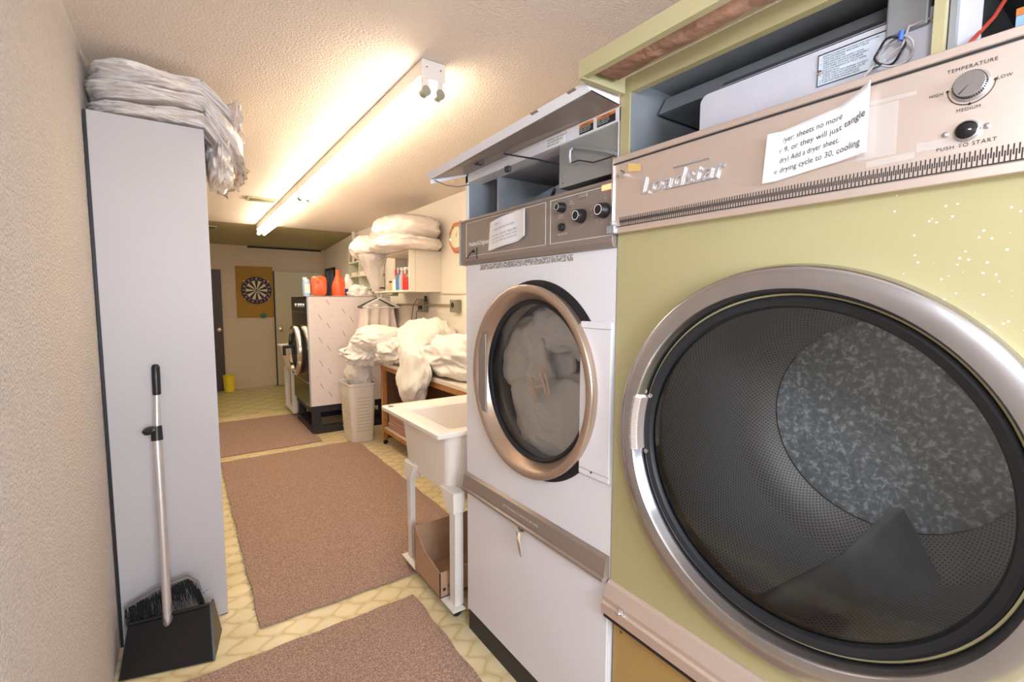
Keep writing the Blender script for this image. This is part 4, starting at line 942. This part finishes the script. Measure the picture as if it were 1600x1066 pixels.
# ------------------------------------------------------------------ far washing machine
wm = thing('washing_machine', (1.5, 5.69, 0), 'large washing machine with dark front and film-covered white side', 'washing machine')
WX, V0, V1, WZ = 1.08, 5.27, 6.11, 1.494
bx('side_panel', 'washer_side', wm, WX+.012, 1.99, V0, V0+.012, .31, WZ-.004, bev=.002)
bx('body', 'washer_dark', wm, WX, 1.99, V0+.012, V1, .30, WZ, bev=.004)
bx('corner_strip', 'galv', wm, WX, WX+.014, V0-.001, V0+.012, .31, WZ)
bx('top_panel', 'washer_side', wm, WX+.012, 1.99, V0, V1, WZ, WZ+.004)
fb = MB()
fb.box(WX+.02, 1.95, V0+.01, V0+.06, 0, .085); fb.box(WX+.02, 1.95, V1-.06, V1-.01, 0, .085); fb.box(WX+.02, WX+.08, V0+.06, V1-.06, 0, .085); fb.box(1.9, 1.95, V0+.06, V1-.06, 0, .085)
fb.box(WX+.02, 1.95, V0+.02, V1-.02, .235, .30)
for x in (WX+.03, 1.85):
    for y in (V0+.02, V1-.10): fb.box(x, x+.08, y, y+.08, .085, .235)
fb.build('steel_base', 'black_base', wm, bev=.003)
fp = MB(); R3 = random.Random(11)
for i in range(7):
    for j in range(9):
        x = WX+.07+.125*i+.04*(j % 2); z = .38+.125*j+.03*i
        if x > 1.95 or z > WZ-.08: continue
        l = .05; dx, dz = l*.45, l; wv = .0035
        fp.add([(x-wv, V0-.001, z+dz), (x+wv, V0-.001, z+dz+.001), (x+dx*1.4+wv, V0-.001, z-dz*.2), (x+dx*1.4-wv, V0-.001, z-dz*.2)], [(0, 1, 2, 3)]) if (i+j) % 2 else fp.add([(x, V0-.001, z), (x+.03, V0-.001, z+.001), (x+.03, V0-.001, z+.0025), (x, V0-.001, z+.0022)], [(0, 1, 2, 3)])
fp.build('film_print', 'greyprint', wm)
ds = MB().lathe((WX, 5.69, .895), (-1, 0, 0), [(-.001, .27), (.02, .28), (.05, .285), (.075, .275), (.082, .262), (.078, .245), (.045, .235)], 64, cap=False).build('door_ring', 'chrome_far', wm, smooth=True)
MB().lathe((WX, 5.69, .895), (-1, 0, 0), [(.045, .236), (.055, .22), (.05, .205), (.03, .2)], 64, cap=False).build('gasket', 'rubber', ds, smooth=True)
MB().lathe((WX, 5.69, .895), (-1, 0, 0), [(.035, .205), (.055, .15), (.068, .08), (.072, 0)], 48, cap=False).build('door_glass', 'black_gloss', ds, smooth=True)
hh = MB(); hh.box(WX-.15, WX-.05, 5.83, 5.87, .90, .935); hh.box(WX-.155, WX-.125, 5.83, 5.87, .82, .935); hh.build('door_handle', 'black', ds, bev=.008)
pnl = bx('control_panel', 'black', wm, WX-.004, WX, V0+.02, V1-.02, 1.33, 1.47)
for y in (5.40, 5.52, 5.64, 5.80): MB().lathe((WX-.004, y, 1.395), (-1, 0, 0), [(0, .022), (.018, .019), (.019, 0)], 18).build('knob', 'steel_dark', pnl, smooth=True)
bx('seam_strip', 'steel', wm, WX-.003, WX, V0+.01, V1-.01, 1.318, 1.326); bx('seam_strip', 'steel_dark', wm, WX-.003, WX, V0+.01, V1-.01, .56, .566)
# things on the washer
tt = WZ+.0045
def bottle(name, x, y, z, prof, m_, label, cat, n=24, sx=1, capmat=None, capprof=None, extra=None):
    t = thing(name, (x, y, z), label, cat)
    a = MB().lathe((x, y, z), (0, 0, 1), prof, n)
    for v in a.v: v.y = y+(v.y-y)*sx
    a.build('body', m_, t, smooth=True, sharp=40)
    if capprof: MB().lathe((x, y, z), (0, 0, 1), capprof, 16).build('cap', capmat, t, smooth=True, sharp=40)
    if extra: extra(t)
    return t
def jug(name, x, y, z, w_, d, h, m_, label, capm, cat='jug'):
    t = thing(name, (x, y, z), label, cat)
    loft(MB(), [rring(x-w_/2, x+w_/2, y-d/2, y+d/2, z, .02), rring(x-w_/2, x+w_/2, y-d/2, y+d/2, z+h*.8, .03), rring(x-w_*.42, x+w_*.42, y-d*.4, y+d*.4, z+h*.93, .03), rring(x-w_*.2, x+w_*.2, y-d*.2, y+d*.2, z+h, .01)], True, True).build('body', m_, t, smooth=True, sharp=50)
    MB().cyl((x-w_*.2, y, z+h*.93), (x-w_*.2, y, z+h+.02), .022).build('cap', capm, t, smooth=True)
    MB().tube([(x+w_*.1, y, z+h*.93), (x+w_*.35, y, z+h*.98), (x+w_*.44, y, z+h*.85)], .009).build('handle', m_, t, smooth=True)
    return t
j = jug('detergent_jug', 1.118, 5.45, tt, .07, .10, .18, 'lightblue', 'pale blue and white jug at the front corner of the washer top', 'white_plastic')
bx('label_patch', 'white_plastic', j, 1.09, 1.146, 5.398, 5.3995, tt+.03, tt+.13)
jo = thing('detergent_jug', (1.232, 5.40, tt), 'square orange detergent jug lying on the washer top', 'jug')
loft(MB(), [rring(1.232-.072*s, 1.232+.072*s, 5.34, 5.34, 0, .001) for s in ()] or [[(1.232+.073*s*cx, y, tt+.108+.106*s*cz) for cx, cz in [(math.copysign(abs(math.cos(a))**.45, math.cos(a)), math.copysign(abs(math.sin(a))**.45, math.sin(a))) for a in [2*PI*k/40 for k in range(40)]]] for s, y in ((.86, 5.32), (.98, 5.335), (1, 5.36), (1, 5.44), (.9, 5.46))], True, True).build('body', 'orange_plastic', jo, smooth=True, sharp=50)
MB().lathe((1.21, 5.32, tt+.15), (0, -1, 0), [(0, .018), (.012, .016), (.012, 0)], 16).build('cap', 'orange_plastic', jo, smooth=True)
o = MB().box(1.312, 1.362, 5.42, 5.48, tt, tt+.15).build('dark_carton', 'black', None, bev=.004); tag(o, 'small dark carton between the two orange containers on the washer', 'carton')
bo = bottle('bleach_bottle', 1.440, 5.40, tt, [(0, .066), (.01, .072), (.10, .068), (.15, .055), (.20, .035), (.245, .022), (.262, .022)], 'orange_plastic', 'tall orange bottle tapering to a narrow neck on the washer', 'bottle', capmat='orange_plastic', capprof=[(.255, .024), (.29, .024), (.292, 0)])
MB().tube([(1.475, 5.40, tt+.21), (1.505, 5.40, tt+.19), (1.508, 5.40, tt+.12), (1.50, 5.40, tt+.09)], .009).build('handle', 'orange_plastic', bo, smooth=True)
bw = bottle('detergent_bottle', 1.575, 5.50, tt, [(0, .06), (.005, .064), (.10, .064), (.17, .055), (.21, .03), (.225, .025)], 'white_plastic', 'white bottle with dark blue lower half behind the orange bottle', 'bottle', capmat='white_plastic', capprof=[(.22, .027), (.25, .027), (.252, 0)])
MB().lathe((1.575, 5.50, tt), (0, 0, 1), [(.01, .0655), (.085, .0655)], 24, cap=False).build('label_band', 'blue_plastic', bw, smooth=True)
o = lump(MB(), (1.68, 5.42, tt+.04), (.13, .10, .075), 37, amp=.3, zmin=tt+.001).build('crumpled_cloth', 'sheet', None, smooth=True, sharp=0); tag(o, 'small crumpled white cloth on the washer top beside the bottles', 'cloth')
# blue scrap
# far tub
ft_ = thing('utility_sink', (1.24, 6.5, 0), 'far white laundry tub just beyond the dark-fronted washer', 'sink')
loft(MB(), [rring(1.10, 1.50, 6.30, 6.80, .56, .05), rring(1.05, 1.55, 6.25, 6.85, .83, .04), rring(1.02, 1.58, 6.22, 6.88, .85, .02), rring(1.02, 1.58, 6.22, 6.88, .87, .02), rring(1.08, 1.52, 6.28, 6.82, .87, .04), rring(1.14, 1.46, 6.34, 6.76, .6, .05)], True, True).build('basin', 'sink', ft_, smooth=True, sharp=40)
for x in (1.09, 1.46):
    for y in (6.29, 6.76): MB().prism([(x, y, .03), (x+.05, y, .03), (x+.06, y, .58), (x-.01, y, .58)], (0, .05, 0)).build('leg', 'leg_white', ft_)
bx('base_rail', 'leg_white', ft_, 1.08, 1.52, 6.28, 6.82, .05, .07)

# ------------------------------------------------------------------ wall cupboard over table
sc_ = thing('wall_cupboard', (1.93, 4.6, 1.53), 'white open wall cupboard above the laundry table', 'cupboard')
K0, K1, KX, KB, KT = 4.20, 5.12, 1.775, 1.535, 1.935
bx('side_panel', 'shelf', sc_, KX, 2.108, K0, K0+.02, KB, KT, bev=.002)
bx('bottom_panel', 'shelf', sc_, KX-.005, 2.108, K0+.02, K1+.05, KB, KB+.02, bev=.002)
bx('top_panel', 'shelf', sc_, KX, 2.108, K0+.02, K1-.1, KT-.02, KT, bev=.002)
bx('back_panel', 'shelf', sc_, 2.09, 2.108, K0+.02, K1, KB+.02, KT-.02)
bx('side_panel', 'shelf', sc_, KX+.18, 2.108, K1-.12, K1-.10, KB+.02, KT-.02)
bx('door_seam', 'trim', sc_, KX+.06, KX+.064, K0-.0012, K0, KB, KT)
bx('hanging_rail', 'conduit', sc_, 1.60, 1.90, 4.80, 4.815, 1.500, 1.515)
bx('rail_bracket', 'conduit', sc_, 1.84, 1.90, 4.79, 4.83, 1.515, 1.535)
kb = KB+.0205
bottle('jar', 1.835, 4.80, kb, [(0, .035), (.07, .035), (.08, .030), (.085, .030)], 'tan_jar', 'squat tan jar at the left end of the wall cupboard', 'jar', capmat='dark_door', capprof=[(.083, .032), (.10, .032), (.101, 0)])
bottle('jar', 1.83, 4.715, kb, [(0, .025), (.09, .025), (.095, .022)], 'white_plastic', 'narrow cream jar between the tan jar and the blue spray bottle', 'jar', capmat='white_plastic', capprof=[(.094, .023), (.11, .023), (.111, 0)])
def trigger(x, y, z, m_):
    def f(t):
        mb = MB(); mb.box(x-.05, x+.02, y-.012, y+.012, z+.0, z+.03); mb.box(x-.05, x-.035, y-.006, y+.006, z-.035, z); mb.build('trigger_head', m_, t, bev=.004)
    return f
bottle('spray_bottle', 1.86, 4.66, kb, [(0, .036), (.08, .036), (.13, .026), (.16, .014), (.18, .013)], 'bottle_blue', 'blue spray bottle with a hot pink trigger in the wall cupboard', 'spray bottle', extra=trigger(1.86, 4.66, kb+.18, 'pink'))
bottle('spray_bottle', 1.845, 4.545, kb, [(0, .034), (.11, .034), (.16, .024), (.19, .014), (.20, .013)], 'bottle_clear', 'clear spray bottle beside the two red bottles in the cupboard', 'spray bottle', extra=trigger(1.845, 4.545, kb+.20, 'bottle_clear'))
bottle('spray_bottle', 1.835, 4.43, kb, [(0, .032), (.11, .032), (.16, .022), (.18, .014), (.19, .013)], 'red', 'red spray bottle with white trigger in the wall cupboard', 'spray bottle', extra=trigger(1.835, 4.43, kb+.19, 'white_plastic'))
b_ = bottle('spray_bottle', 1.835, 4.335, kb, [(0, .032), (.12, .032), (.16, .022), (.18, .014), (.19, .013)], 'red', 'red bottle with green collar next to the cupboard side panel', 'spray bottle', extra=trigger(1.835, 4.335, kb+.19, 'white_plastic'))
MB().lathe((1.835, 4.335, kb), (0, 0, 1), [(.125, .0335), (.165, .023)], 20, cap=False).build('collar', 'green', b_, smooth=True)
# bags on the cupboard
def wallx(v): v = v.copy(); v.x = min(v.x, XR-.008); return v
o = lump(MB(), (1.84, 4.45, 2.135), (.30, .46, .150), 51, amp=.08, freq=.9, n=120, p=2.2, bend=wallx).build('wrapped_pillow', 'plastic_bag', None, smooth=True, sharp=0); tag(o, 'large upper bagged pillow on top of the wall cupboard', 'pillow', 'bagged pillows on the cupboard')
o = lump(MB(), (1.84, 4.46, 2.000), (.30, .43, .085), 53, amp=.12, freq=.9, n=110, zmin=KT+.001, p=2.8, bend=wallx).build('wrapped_pillow', 'plastic_bag', None, smooth=True, sharp=0); tag(o, 'lower bagged pillow squashed flat on the wall cupboard', 'pillow', 'bagged pillows on the cupboard')
def overend(v):
    v = wallx(v)
    if v.x > KX-.012 and v.y < K1-.075: v.z = max(v.z, KT+.002)
    return v
o3 = lump(MB(), (1.71, 5.08, 2.015), (.21, .24, .135), 57, amp=.12, freq=1.0, n=96, p=2.2, bend=overend).build('wrapped_pillow', 'plastic_bag', None, smooth=True, sharp=0); tag(o3, 'bagged pillow sagging off the far end of the wall cupboard', 'pillow', 'bagged pillows on the cupboard')
def tail(u, v):
    w_ = .13*(1-v)+.035; a = 2*PI*u; rr = w_*(1+.2*ridge(Vector((math.cos(a), math.sin(a), v*2)), 5, 3))
    return Vector((1.69+.03*v+rr*.8*math.cos(a), 4.98+rr*math.sin(a), 1.93-.38*v))
drape(MB(), tail, 60, 24).build('loose_film', 'bag_film', o3, smooth=True, sharp=0)
# rack beyond
rk = thing('open_rack', (2.02, 6.4, 1.6), 'pale open shelf rack on the right wall beyond the washer', 'shelf')
for z in (1.60, 1.765, 1.955): bx('shelf_board', 'rack', rk, 1.93, 2.105, 5.75, 6.72, z, z+.018)
for y in (5.75, 6.25, 6.70): bx('side_panel', 'rack', rk, 1.94, 2.105, y, y+.018, 1.55, 1.973)
for i, y in enumerate((6.40, 6.05)):
    o = folded(MB(), 1.95, 2.08, y, y+.22, 1.7835, 1.8335, i).build('folded_cloth', 'sheet_pink', None, smooth=True); tag(o, ['folded pale cloth at the far end of the open rack', 'folded pale cloth at the near end of the open rack'][i], 'cloth', 'cloths on the open rack')
o = MB().tube([(1.97, 6.55-.22*k/10, 1.975+.045*math.sin(PI*k/10)+.004) for k in range(11)], .006).build('wire_hoop', 'black', None, smooth=True); tag(o, 'dark curved hoop lying on top of the open rack', 'hoop')
pp = MB().cyl((2.06, 6.84, 1.5), (2.06, 6.84, 2.425), .028).build('pipe', 'wall_plain', None, smooth=True); tag(pp, 'thick pale vertical pipe on the right wall behind the rack', 'pipe')
pp = MB().cyl((2.08, 7.15, 1.5), (2.08, 7.15, 2.325), .014).build('pipe', 'trim', None, smooth=True); tag(pp, 'thin pale vertical pipe farthest along the right wall', 'pipe')

# hangers
def hanger(dx, dy, tilt, m_, label):
    t = thing('coat_hanger', (1.672+dx, 4.805+dy, 1.52), label, 'hanger', 'clothes hangers on the rail')
    x, y = 1.672+dx, 4.805+dy
    hk = [(x+.012*math.cos(a), y, 1.517+.012*math.sin(a)) for a in [math.radians(-60+30*k) for k in range(9)]]
    MB().tube([(x, y, 1.47)]+[(x+.012, y, 1.495)]+hk, .0022, 6).build('hook', 'hanger', t, smooth=True)
    L = .195; ct, st = math.cos(tilt), math.sin(tilt)
    MB().tube([(x, y, 1.478), (x+L*ct, y+L*st, 1.385), (x+L*ct*.97, y+L*st*.97, 1.378), (x-L*ct*.97, y-L*st*.97, 1.378), (x-L*ct, y-L*st, 1.385)], .0062, 6, closed=True).build('frame', m_, t, smooth=True)
    return t
hanger(0, -.10, .10, 'hanger', 'silvery hanger nearest us on the rail under the cupboard')
hanger(.012, -.055, -.12, 'hanger', 'silvery hanger second from the front on the rail')
hanger(-.008, -.01, .22, 'hanger_dark', 'dark hanger in the middle of the bunch on the rail')
hanger(.005, .04, -.05, 'hanger_dark', 'dark hanger behind the middle one, partly hidden')
hanger(.016, .085, .05, 'hanger', 'silvery hanger at the back carrying the pink cloth')
hc = MB()
def hcl(u, v):
    x = 1.505+.36*u-.035*v+.07*u*v; return Vector((x, 4.845+.035*math.sin(u*22+v)*(.3+v)+.02*noise.noise(Vector((u*5, v*2, 0))), 1.40-.36*v+.012*math.sin(u*PI)))
o = drape(hc, hcl, 80, 14).build('hanging_cloth', 'sheet_pink', None, smooth=True, sharp=0, solid=.003); tag(o, 'pale pink cloth hanging in folds from the clothes hangers', 'cloth')

# clock
ck = thing('wall_clock', (2.10, 3.83, 2.03), 'orange wooden octagonal wall clock high on the right wall', 'clock')
cy_, cz_, cr = 3.835, 2.03, .145
MB().lathe((XR-.002, cy_, cz_), (-1, 0, 0), [(0, cr), (.022, cr), (.032, cr*.93), (.028, cr*.76)], 8, a0=PI/8, a1=2*PI+PI/8, cap=False).build('octagonal_frame', 'clock_wood', ck)
MB().lathe((XR-.002, cy_, cz_), (-1, 0, 0), [(.026, .110), (.036, .104), (.030, .097)], 48, cap=False).build('bezel', 'chrome', ck, smooth=True)
MB().lathe((XR-.002, cy_, cz_), (-1, 0, 0), [(.027, .105), (.027, 0)], 48, cap=False).build('clock_face', 'clock_face', ck)
hd_ = MB(); hx = XR-.031
for ang, l, w_ in ((62, .085, .003), (75, .055, .004)):
    a = math.radians(ang); d = Vector((0, -math.cos(a), math.sin(a))); n2 = Vector((0, -d.z, d.y)); c_ = Vector((hx, cy_, cz_)); hd_.add([c_-n2*w_, c_+n2*w_, c_+d*l], [(0, 1, 2)])
for k in range(12):
    a = PI*k/6; c_ = Vector((hx+.002, cy_+.095*math.cos(a), cz_+.095*math.sin(a))); hd_.box(c_.x, c_.x+.0005, c_.y-.003, c_.y+.003, c_.z-.003, c_.z+.003)
hd_.build('hands_and_marks', 'blackprint', ck)
# conduit and boxes
o = MB().cyl((XR-.016, 3.93, 1.408), (XR-.016, 5.3, 1.408), .011).build('conduit', 'conduit', None, smooth=True); tag(o, 'horizontal painted conduit between the boxes on the right wall', 'conduit')
eb = thing('outlet_box', (2.09, 3.84, 1.35), 'square metal outlet box at the near end of the wall conduit', 'outlet')
bx('box', 'elecbox', eb, XR-.055, XR-.001, 3.79, 3.925, 1.345, 1.462, bev=.006); MB().lathe((XR-.056, 3.865, 1.41), (-1, 0, 0), [(0, .027), (.004, .025), (.004, .018), (.001, .016), (.001, 0)], 24).build('round_socket', 'black', eb, smooth=True)
for z in (1.36, 1.45): MB().lathe((XR-.055, 3.865, z), (-1, 0, 0), [(0, .005), (.003, .004), (.003, 0)], 10).build('screw', 'steel', eb)
eb = thing('switch_box', (2.09, 4.6, 1.35), 'grey metal switch box with plugged-in cables below the cupboard', 'switch box')
bx('box', 'elecbox', eb, XR-.06, XR-.001, 4.50, 4.63, 1.33, 1.47, bev=.006); bx('plug', 'black', eb, XR-.085, XR-.06, 4.53, 4.58, 1.36, 1.40, bev=.004); bx('side_lever', 'black', eb, XR-.05, XR-.03, 4.47, 4.50, 1.44, 1.50, bev=.003)
MB().tube([(XR-.08, 4.555, 1.365), (XR-.09, 4.60, 1.33), (XR-.08, 4.64, 1.25), (XR-.07, 4.66, 1.18)], .005).build('cable', 'cable', eb, smooth=True)
MB().tube([(XR-.03, 4.64, 1.46), (XR-.03, 4.72, 1.47), (XR-.03, 4.82, 1.40), (XR-.03, 4.88, 1.25), (XR-.03, 4.88, 1.1)], .004).build('cable', 'cable', eb, smooth=True)
MB().cyl((XR-.07, 4.66, 1.18), (XR-.07, 4.66, 1.215), .010).build('cable_plug', 'black', eb, smooth=True)

# ------------------------------------------------------------------ far wall things
pb = MB().box(.735, 1.268, YF-.022, YF-.002, 1.165, 2.0).build('cork_panel', 'cork', None, bev=.002); tag(pb, 'rectangular ochre cork panel behind the dartboard on the far wall', 'cork board')
db = thing('dartboard', (1.02, YF-.03, 1.615), 'round dartboard with black number ring on the cork panel', 'dartboard')
DY = YF-.0225; dx_, dz_, rr_ = 1.022, 1.612, .218
MB().lathe((dx_, DY, dz_), (0, -1, 0), [(0, rr_), (.030, rr_), (.034, rr_-.004), (.034, 0)], 64).build('board', 'dart_black', db, smooth=True, sharp=30)
sg = MB(); sgb = MB(); sgg = MB()
def sector(mb, r0, r1_, a0_, a1_, y):
    pts = [(dx_+r_*math.sin(a), y, dz_+r_*math.cos(a)) for r_, aa in ((r0, [a0_+(a1_-a0_)*k/4 for k in range(5)]), (r1_, [a1_-(a1_-a0_)*k/4 for k in range(5)])) for a in aa]
    mb.add(pts, [tuple(range(len(pts)))])
for k in range(20):
    a = math.radians(-9+18*k); a2 = a+math.radians(18)
    if k % 2:
        sector(sg, .016, .155, a, a2, DY-.0345)
        sector(sgg, .155, .165, a, a2, DY-.0345)
    else: sector(sgb, .155, .165, a, a2, DY-.0345)
sg.build('cream_segments', 'dart_cream', db); sgg.build('green_ring', 'dart_green', db); sgb.build('red_ring', 'red', db)
MB().lathe((dx_, DY-.034, dz_), (0, -1, 0), [(0, .016), (.001, .016), (.001, 0)], 20).build('bullseye', 'dart_green', db)
tx = MB()
for k, nme in enumerate('20 1 18 4 13 6 10 15 2 17 3 19 7 16 8 11 14 9 12 5'.split()):
    a = math.radians(18*k); rr = .190; c_ = Vector((dx_+rr*math.sin(a), DY-.0348, dz_+rr*math.cos(a))); rv = Vector((math.cos(a), 0, -math.sin(a))); uv_ = Vector((math.sin(a), 0, math.cos(a)))
    text(tx, nme, .034, c_-uv_*.011, rv, uv_, 'CENTER')
tx.build('numbers', 'whiteprint', db)
for a in (50, 130, 230, 310):
    x, z = dx_+.226*math.sin(math.radians(a)), dz_+.226*math.cos(math.radians(a)); MB().cyl((x, DY, z), (x, DY-.03, z), .010, n=12).build('mounting_clip', 'white_plastic', db, smooth=True)
o = MB().lathe((1.105, YF-.024, 1.195), (0, -1, 0), [(0, .042), (.02, .045), (.025, .04), (.025, 0)], 24).build('green_disc', 'dart_green', None, smooth=True); tag(o, 'small dark green disc at the lower edge of the cork panel', 'disc')
o = MB().lathe((.565, 8.58, 0), (0, 0, 1), [(.002, .070), (.004, .074), (.255, .082), (.262, .085), (.262, .078), (.012, .07), (.012, 0)], 32).build('yellow_pail', 'pail_yellow', None, smooth=True, sharp=40); tag(o, 'small yellow plastic pail on the floor by the far dark door', 'pail')
o = MB().box(1.225, 1.268, YF-.03, YF-.003, .02, .11).build('wall_outlet', 'rack', None, bev=.003); tag(o, 'small wall outlet low on the far wall beside the cream door', 'outlet')

# ------------------------------------------------------------------ ceiling things
def fixture(y0_, y1_, label):
    t = thing('fluorescent_light', (.895, (y0_+y1_)/2, ZC), label, 'ceiling light', 'twin-tube fluorescent ceiling lights')
    xa, xb = .842, .945
    MB().prism([(xa, y0_, ZC-.002), (xb, y0_, ZC-.002), (xb, y0_, ZC-.06), (xb-.012, y0_, ZC-.072), (xa+.012, y0_, ZC-.072), (xa, y0_, ZC-.06)], (0, y1_-y0_, 0)).build('housing', 'housing', t, bev=.002)
    for x in (.862, .925):
        MB().cyl((x, y0_+.035, ZC-.118), (x, y1_-.035, ZC-.118), .019, n=20).build('tube', 'tube', t, smooth=True, sharp=40)
        for y, s in ((y0_, 1), (y1_, -1)):
            h_ = MB(); h_.box(x-.014, x+.014, min(y+s*.004, y+s*.026), max(y+s*.004, y+s*.026), ZC-.125, ZC-.070); h_.build('lamp_holder', 'housing', t, bev=.004)
            MB().cyl((x, y+s*.001, ZC-.122), (x, y+s*.036, ZC-.122), .0205, n=20).build('tube_cap', 'tube_end', t, smooth=True)
    for y in (y0_, y1_): bx('end_plate', 'housing', t, xa-.001, xb+.001, y-.002 if y == y0_ else y, y if y == y0_ else y+.002, ZC-.076, ZC-.002)
    for x in (xa+.02, xb-.02): MB().cyl((x, y0_-.002, ZC-.03), (x, y0_-.004, ZC-.03), .004, n=10).build('screw', 'steel', t)
    return t
fixture(1.83, 4.30, 'nearer of the two long twin-tube ceiling lights')
fixture(4.31, 6.93, 'farther of the two long twin-tube ceiling lights')
def vent(x, y, sx, sy, z, label, rot=0):
    t = thing('ceiling_vent', (x, y, z), label, 'vent', 'ceiling vents')
    f = MB()
    for a in ((x-sx, x+sx, y-sy, y-sy+.02), (x-sx, x+sx, y+sy-.02, y+sy), (x-sx, x-sx+.02, y-sy+.02, y+sy-.02), (x+sx-.02, x+sx, y-sy+.02, y+sy-.02)): f.box(*a, z-.014, z-.001)
    f.build('frame', 'vent_frame', t); bx('backing', 'slot', t, x-sx+.02, x+sx-.02, y-sy+.02, y+sy-.02, z-.004, z-.001)
    s = MB(); n = 5
    for k in range(n):
        yy = y-sy+.03+k*(2*sy-.06)/(n-1); s.prism([(x-sx+.02, yy-.008, z-.004), (x-sx+.02, yy+.006, z-.013), (x-sx+.02, yy+.008, z-.012), (x-sx+.02, yy-.006, z-.003)], (2*sx-.04, 0, 0))
    s.build('louvres', 'vent', t)
    return t
vent(.69, 5.20, .13, .09, ZC, 'rectangular ceiling vent left of the farther light')
vent(.33, 7.35, .10, .14, ZC-.025, 'dark ceiling vent farthest away, past the ceiling step')
rv = thing('round_vent', (.385, 4.16, ZC), 'round slotted ceiling vent beside the plastic-wrapped pillows', 'vent')
MB().lathe((.385, 4.16, ZC-.001), (0, 0, -1), [(0, .10), (.004, .10), (.010, .085), (.012, .08)], 40, cap=False).build('flange', 'vent_frame', rv, smooth=True)
MB().lathe((.385, 4.16, ZC-.004), (0, 0, -1), [(0, .085), (0, 0)], 40, cap=False).build('backing', 'slot', rv)
s = MB()
for k in range(7):
    o_ = -.06+.02*k; l = math.sqrt(.08**2-o_**2); s.box(.385-l, .385+l, 4.16+o_-.004, 4.16+o_+.004, ZC-.012, ZC-.008)
s.build('louvres', 'vent_frame', rv)
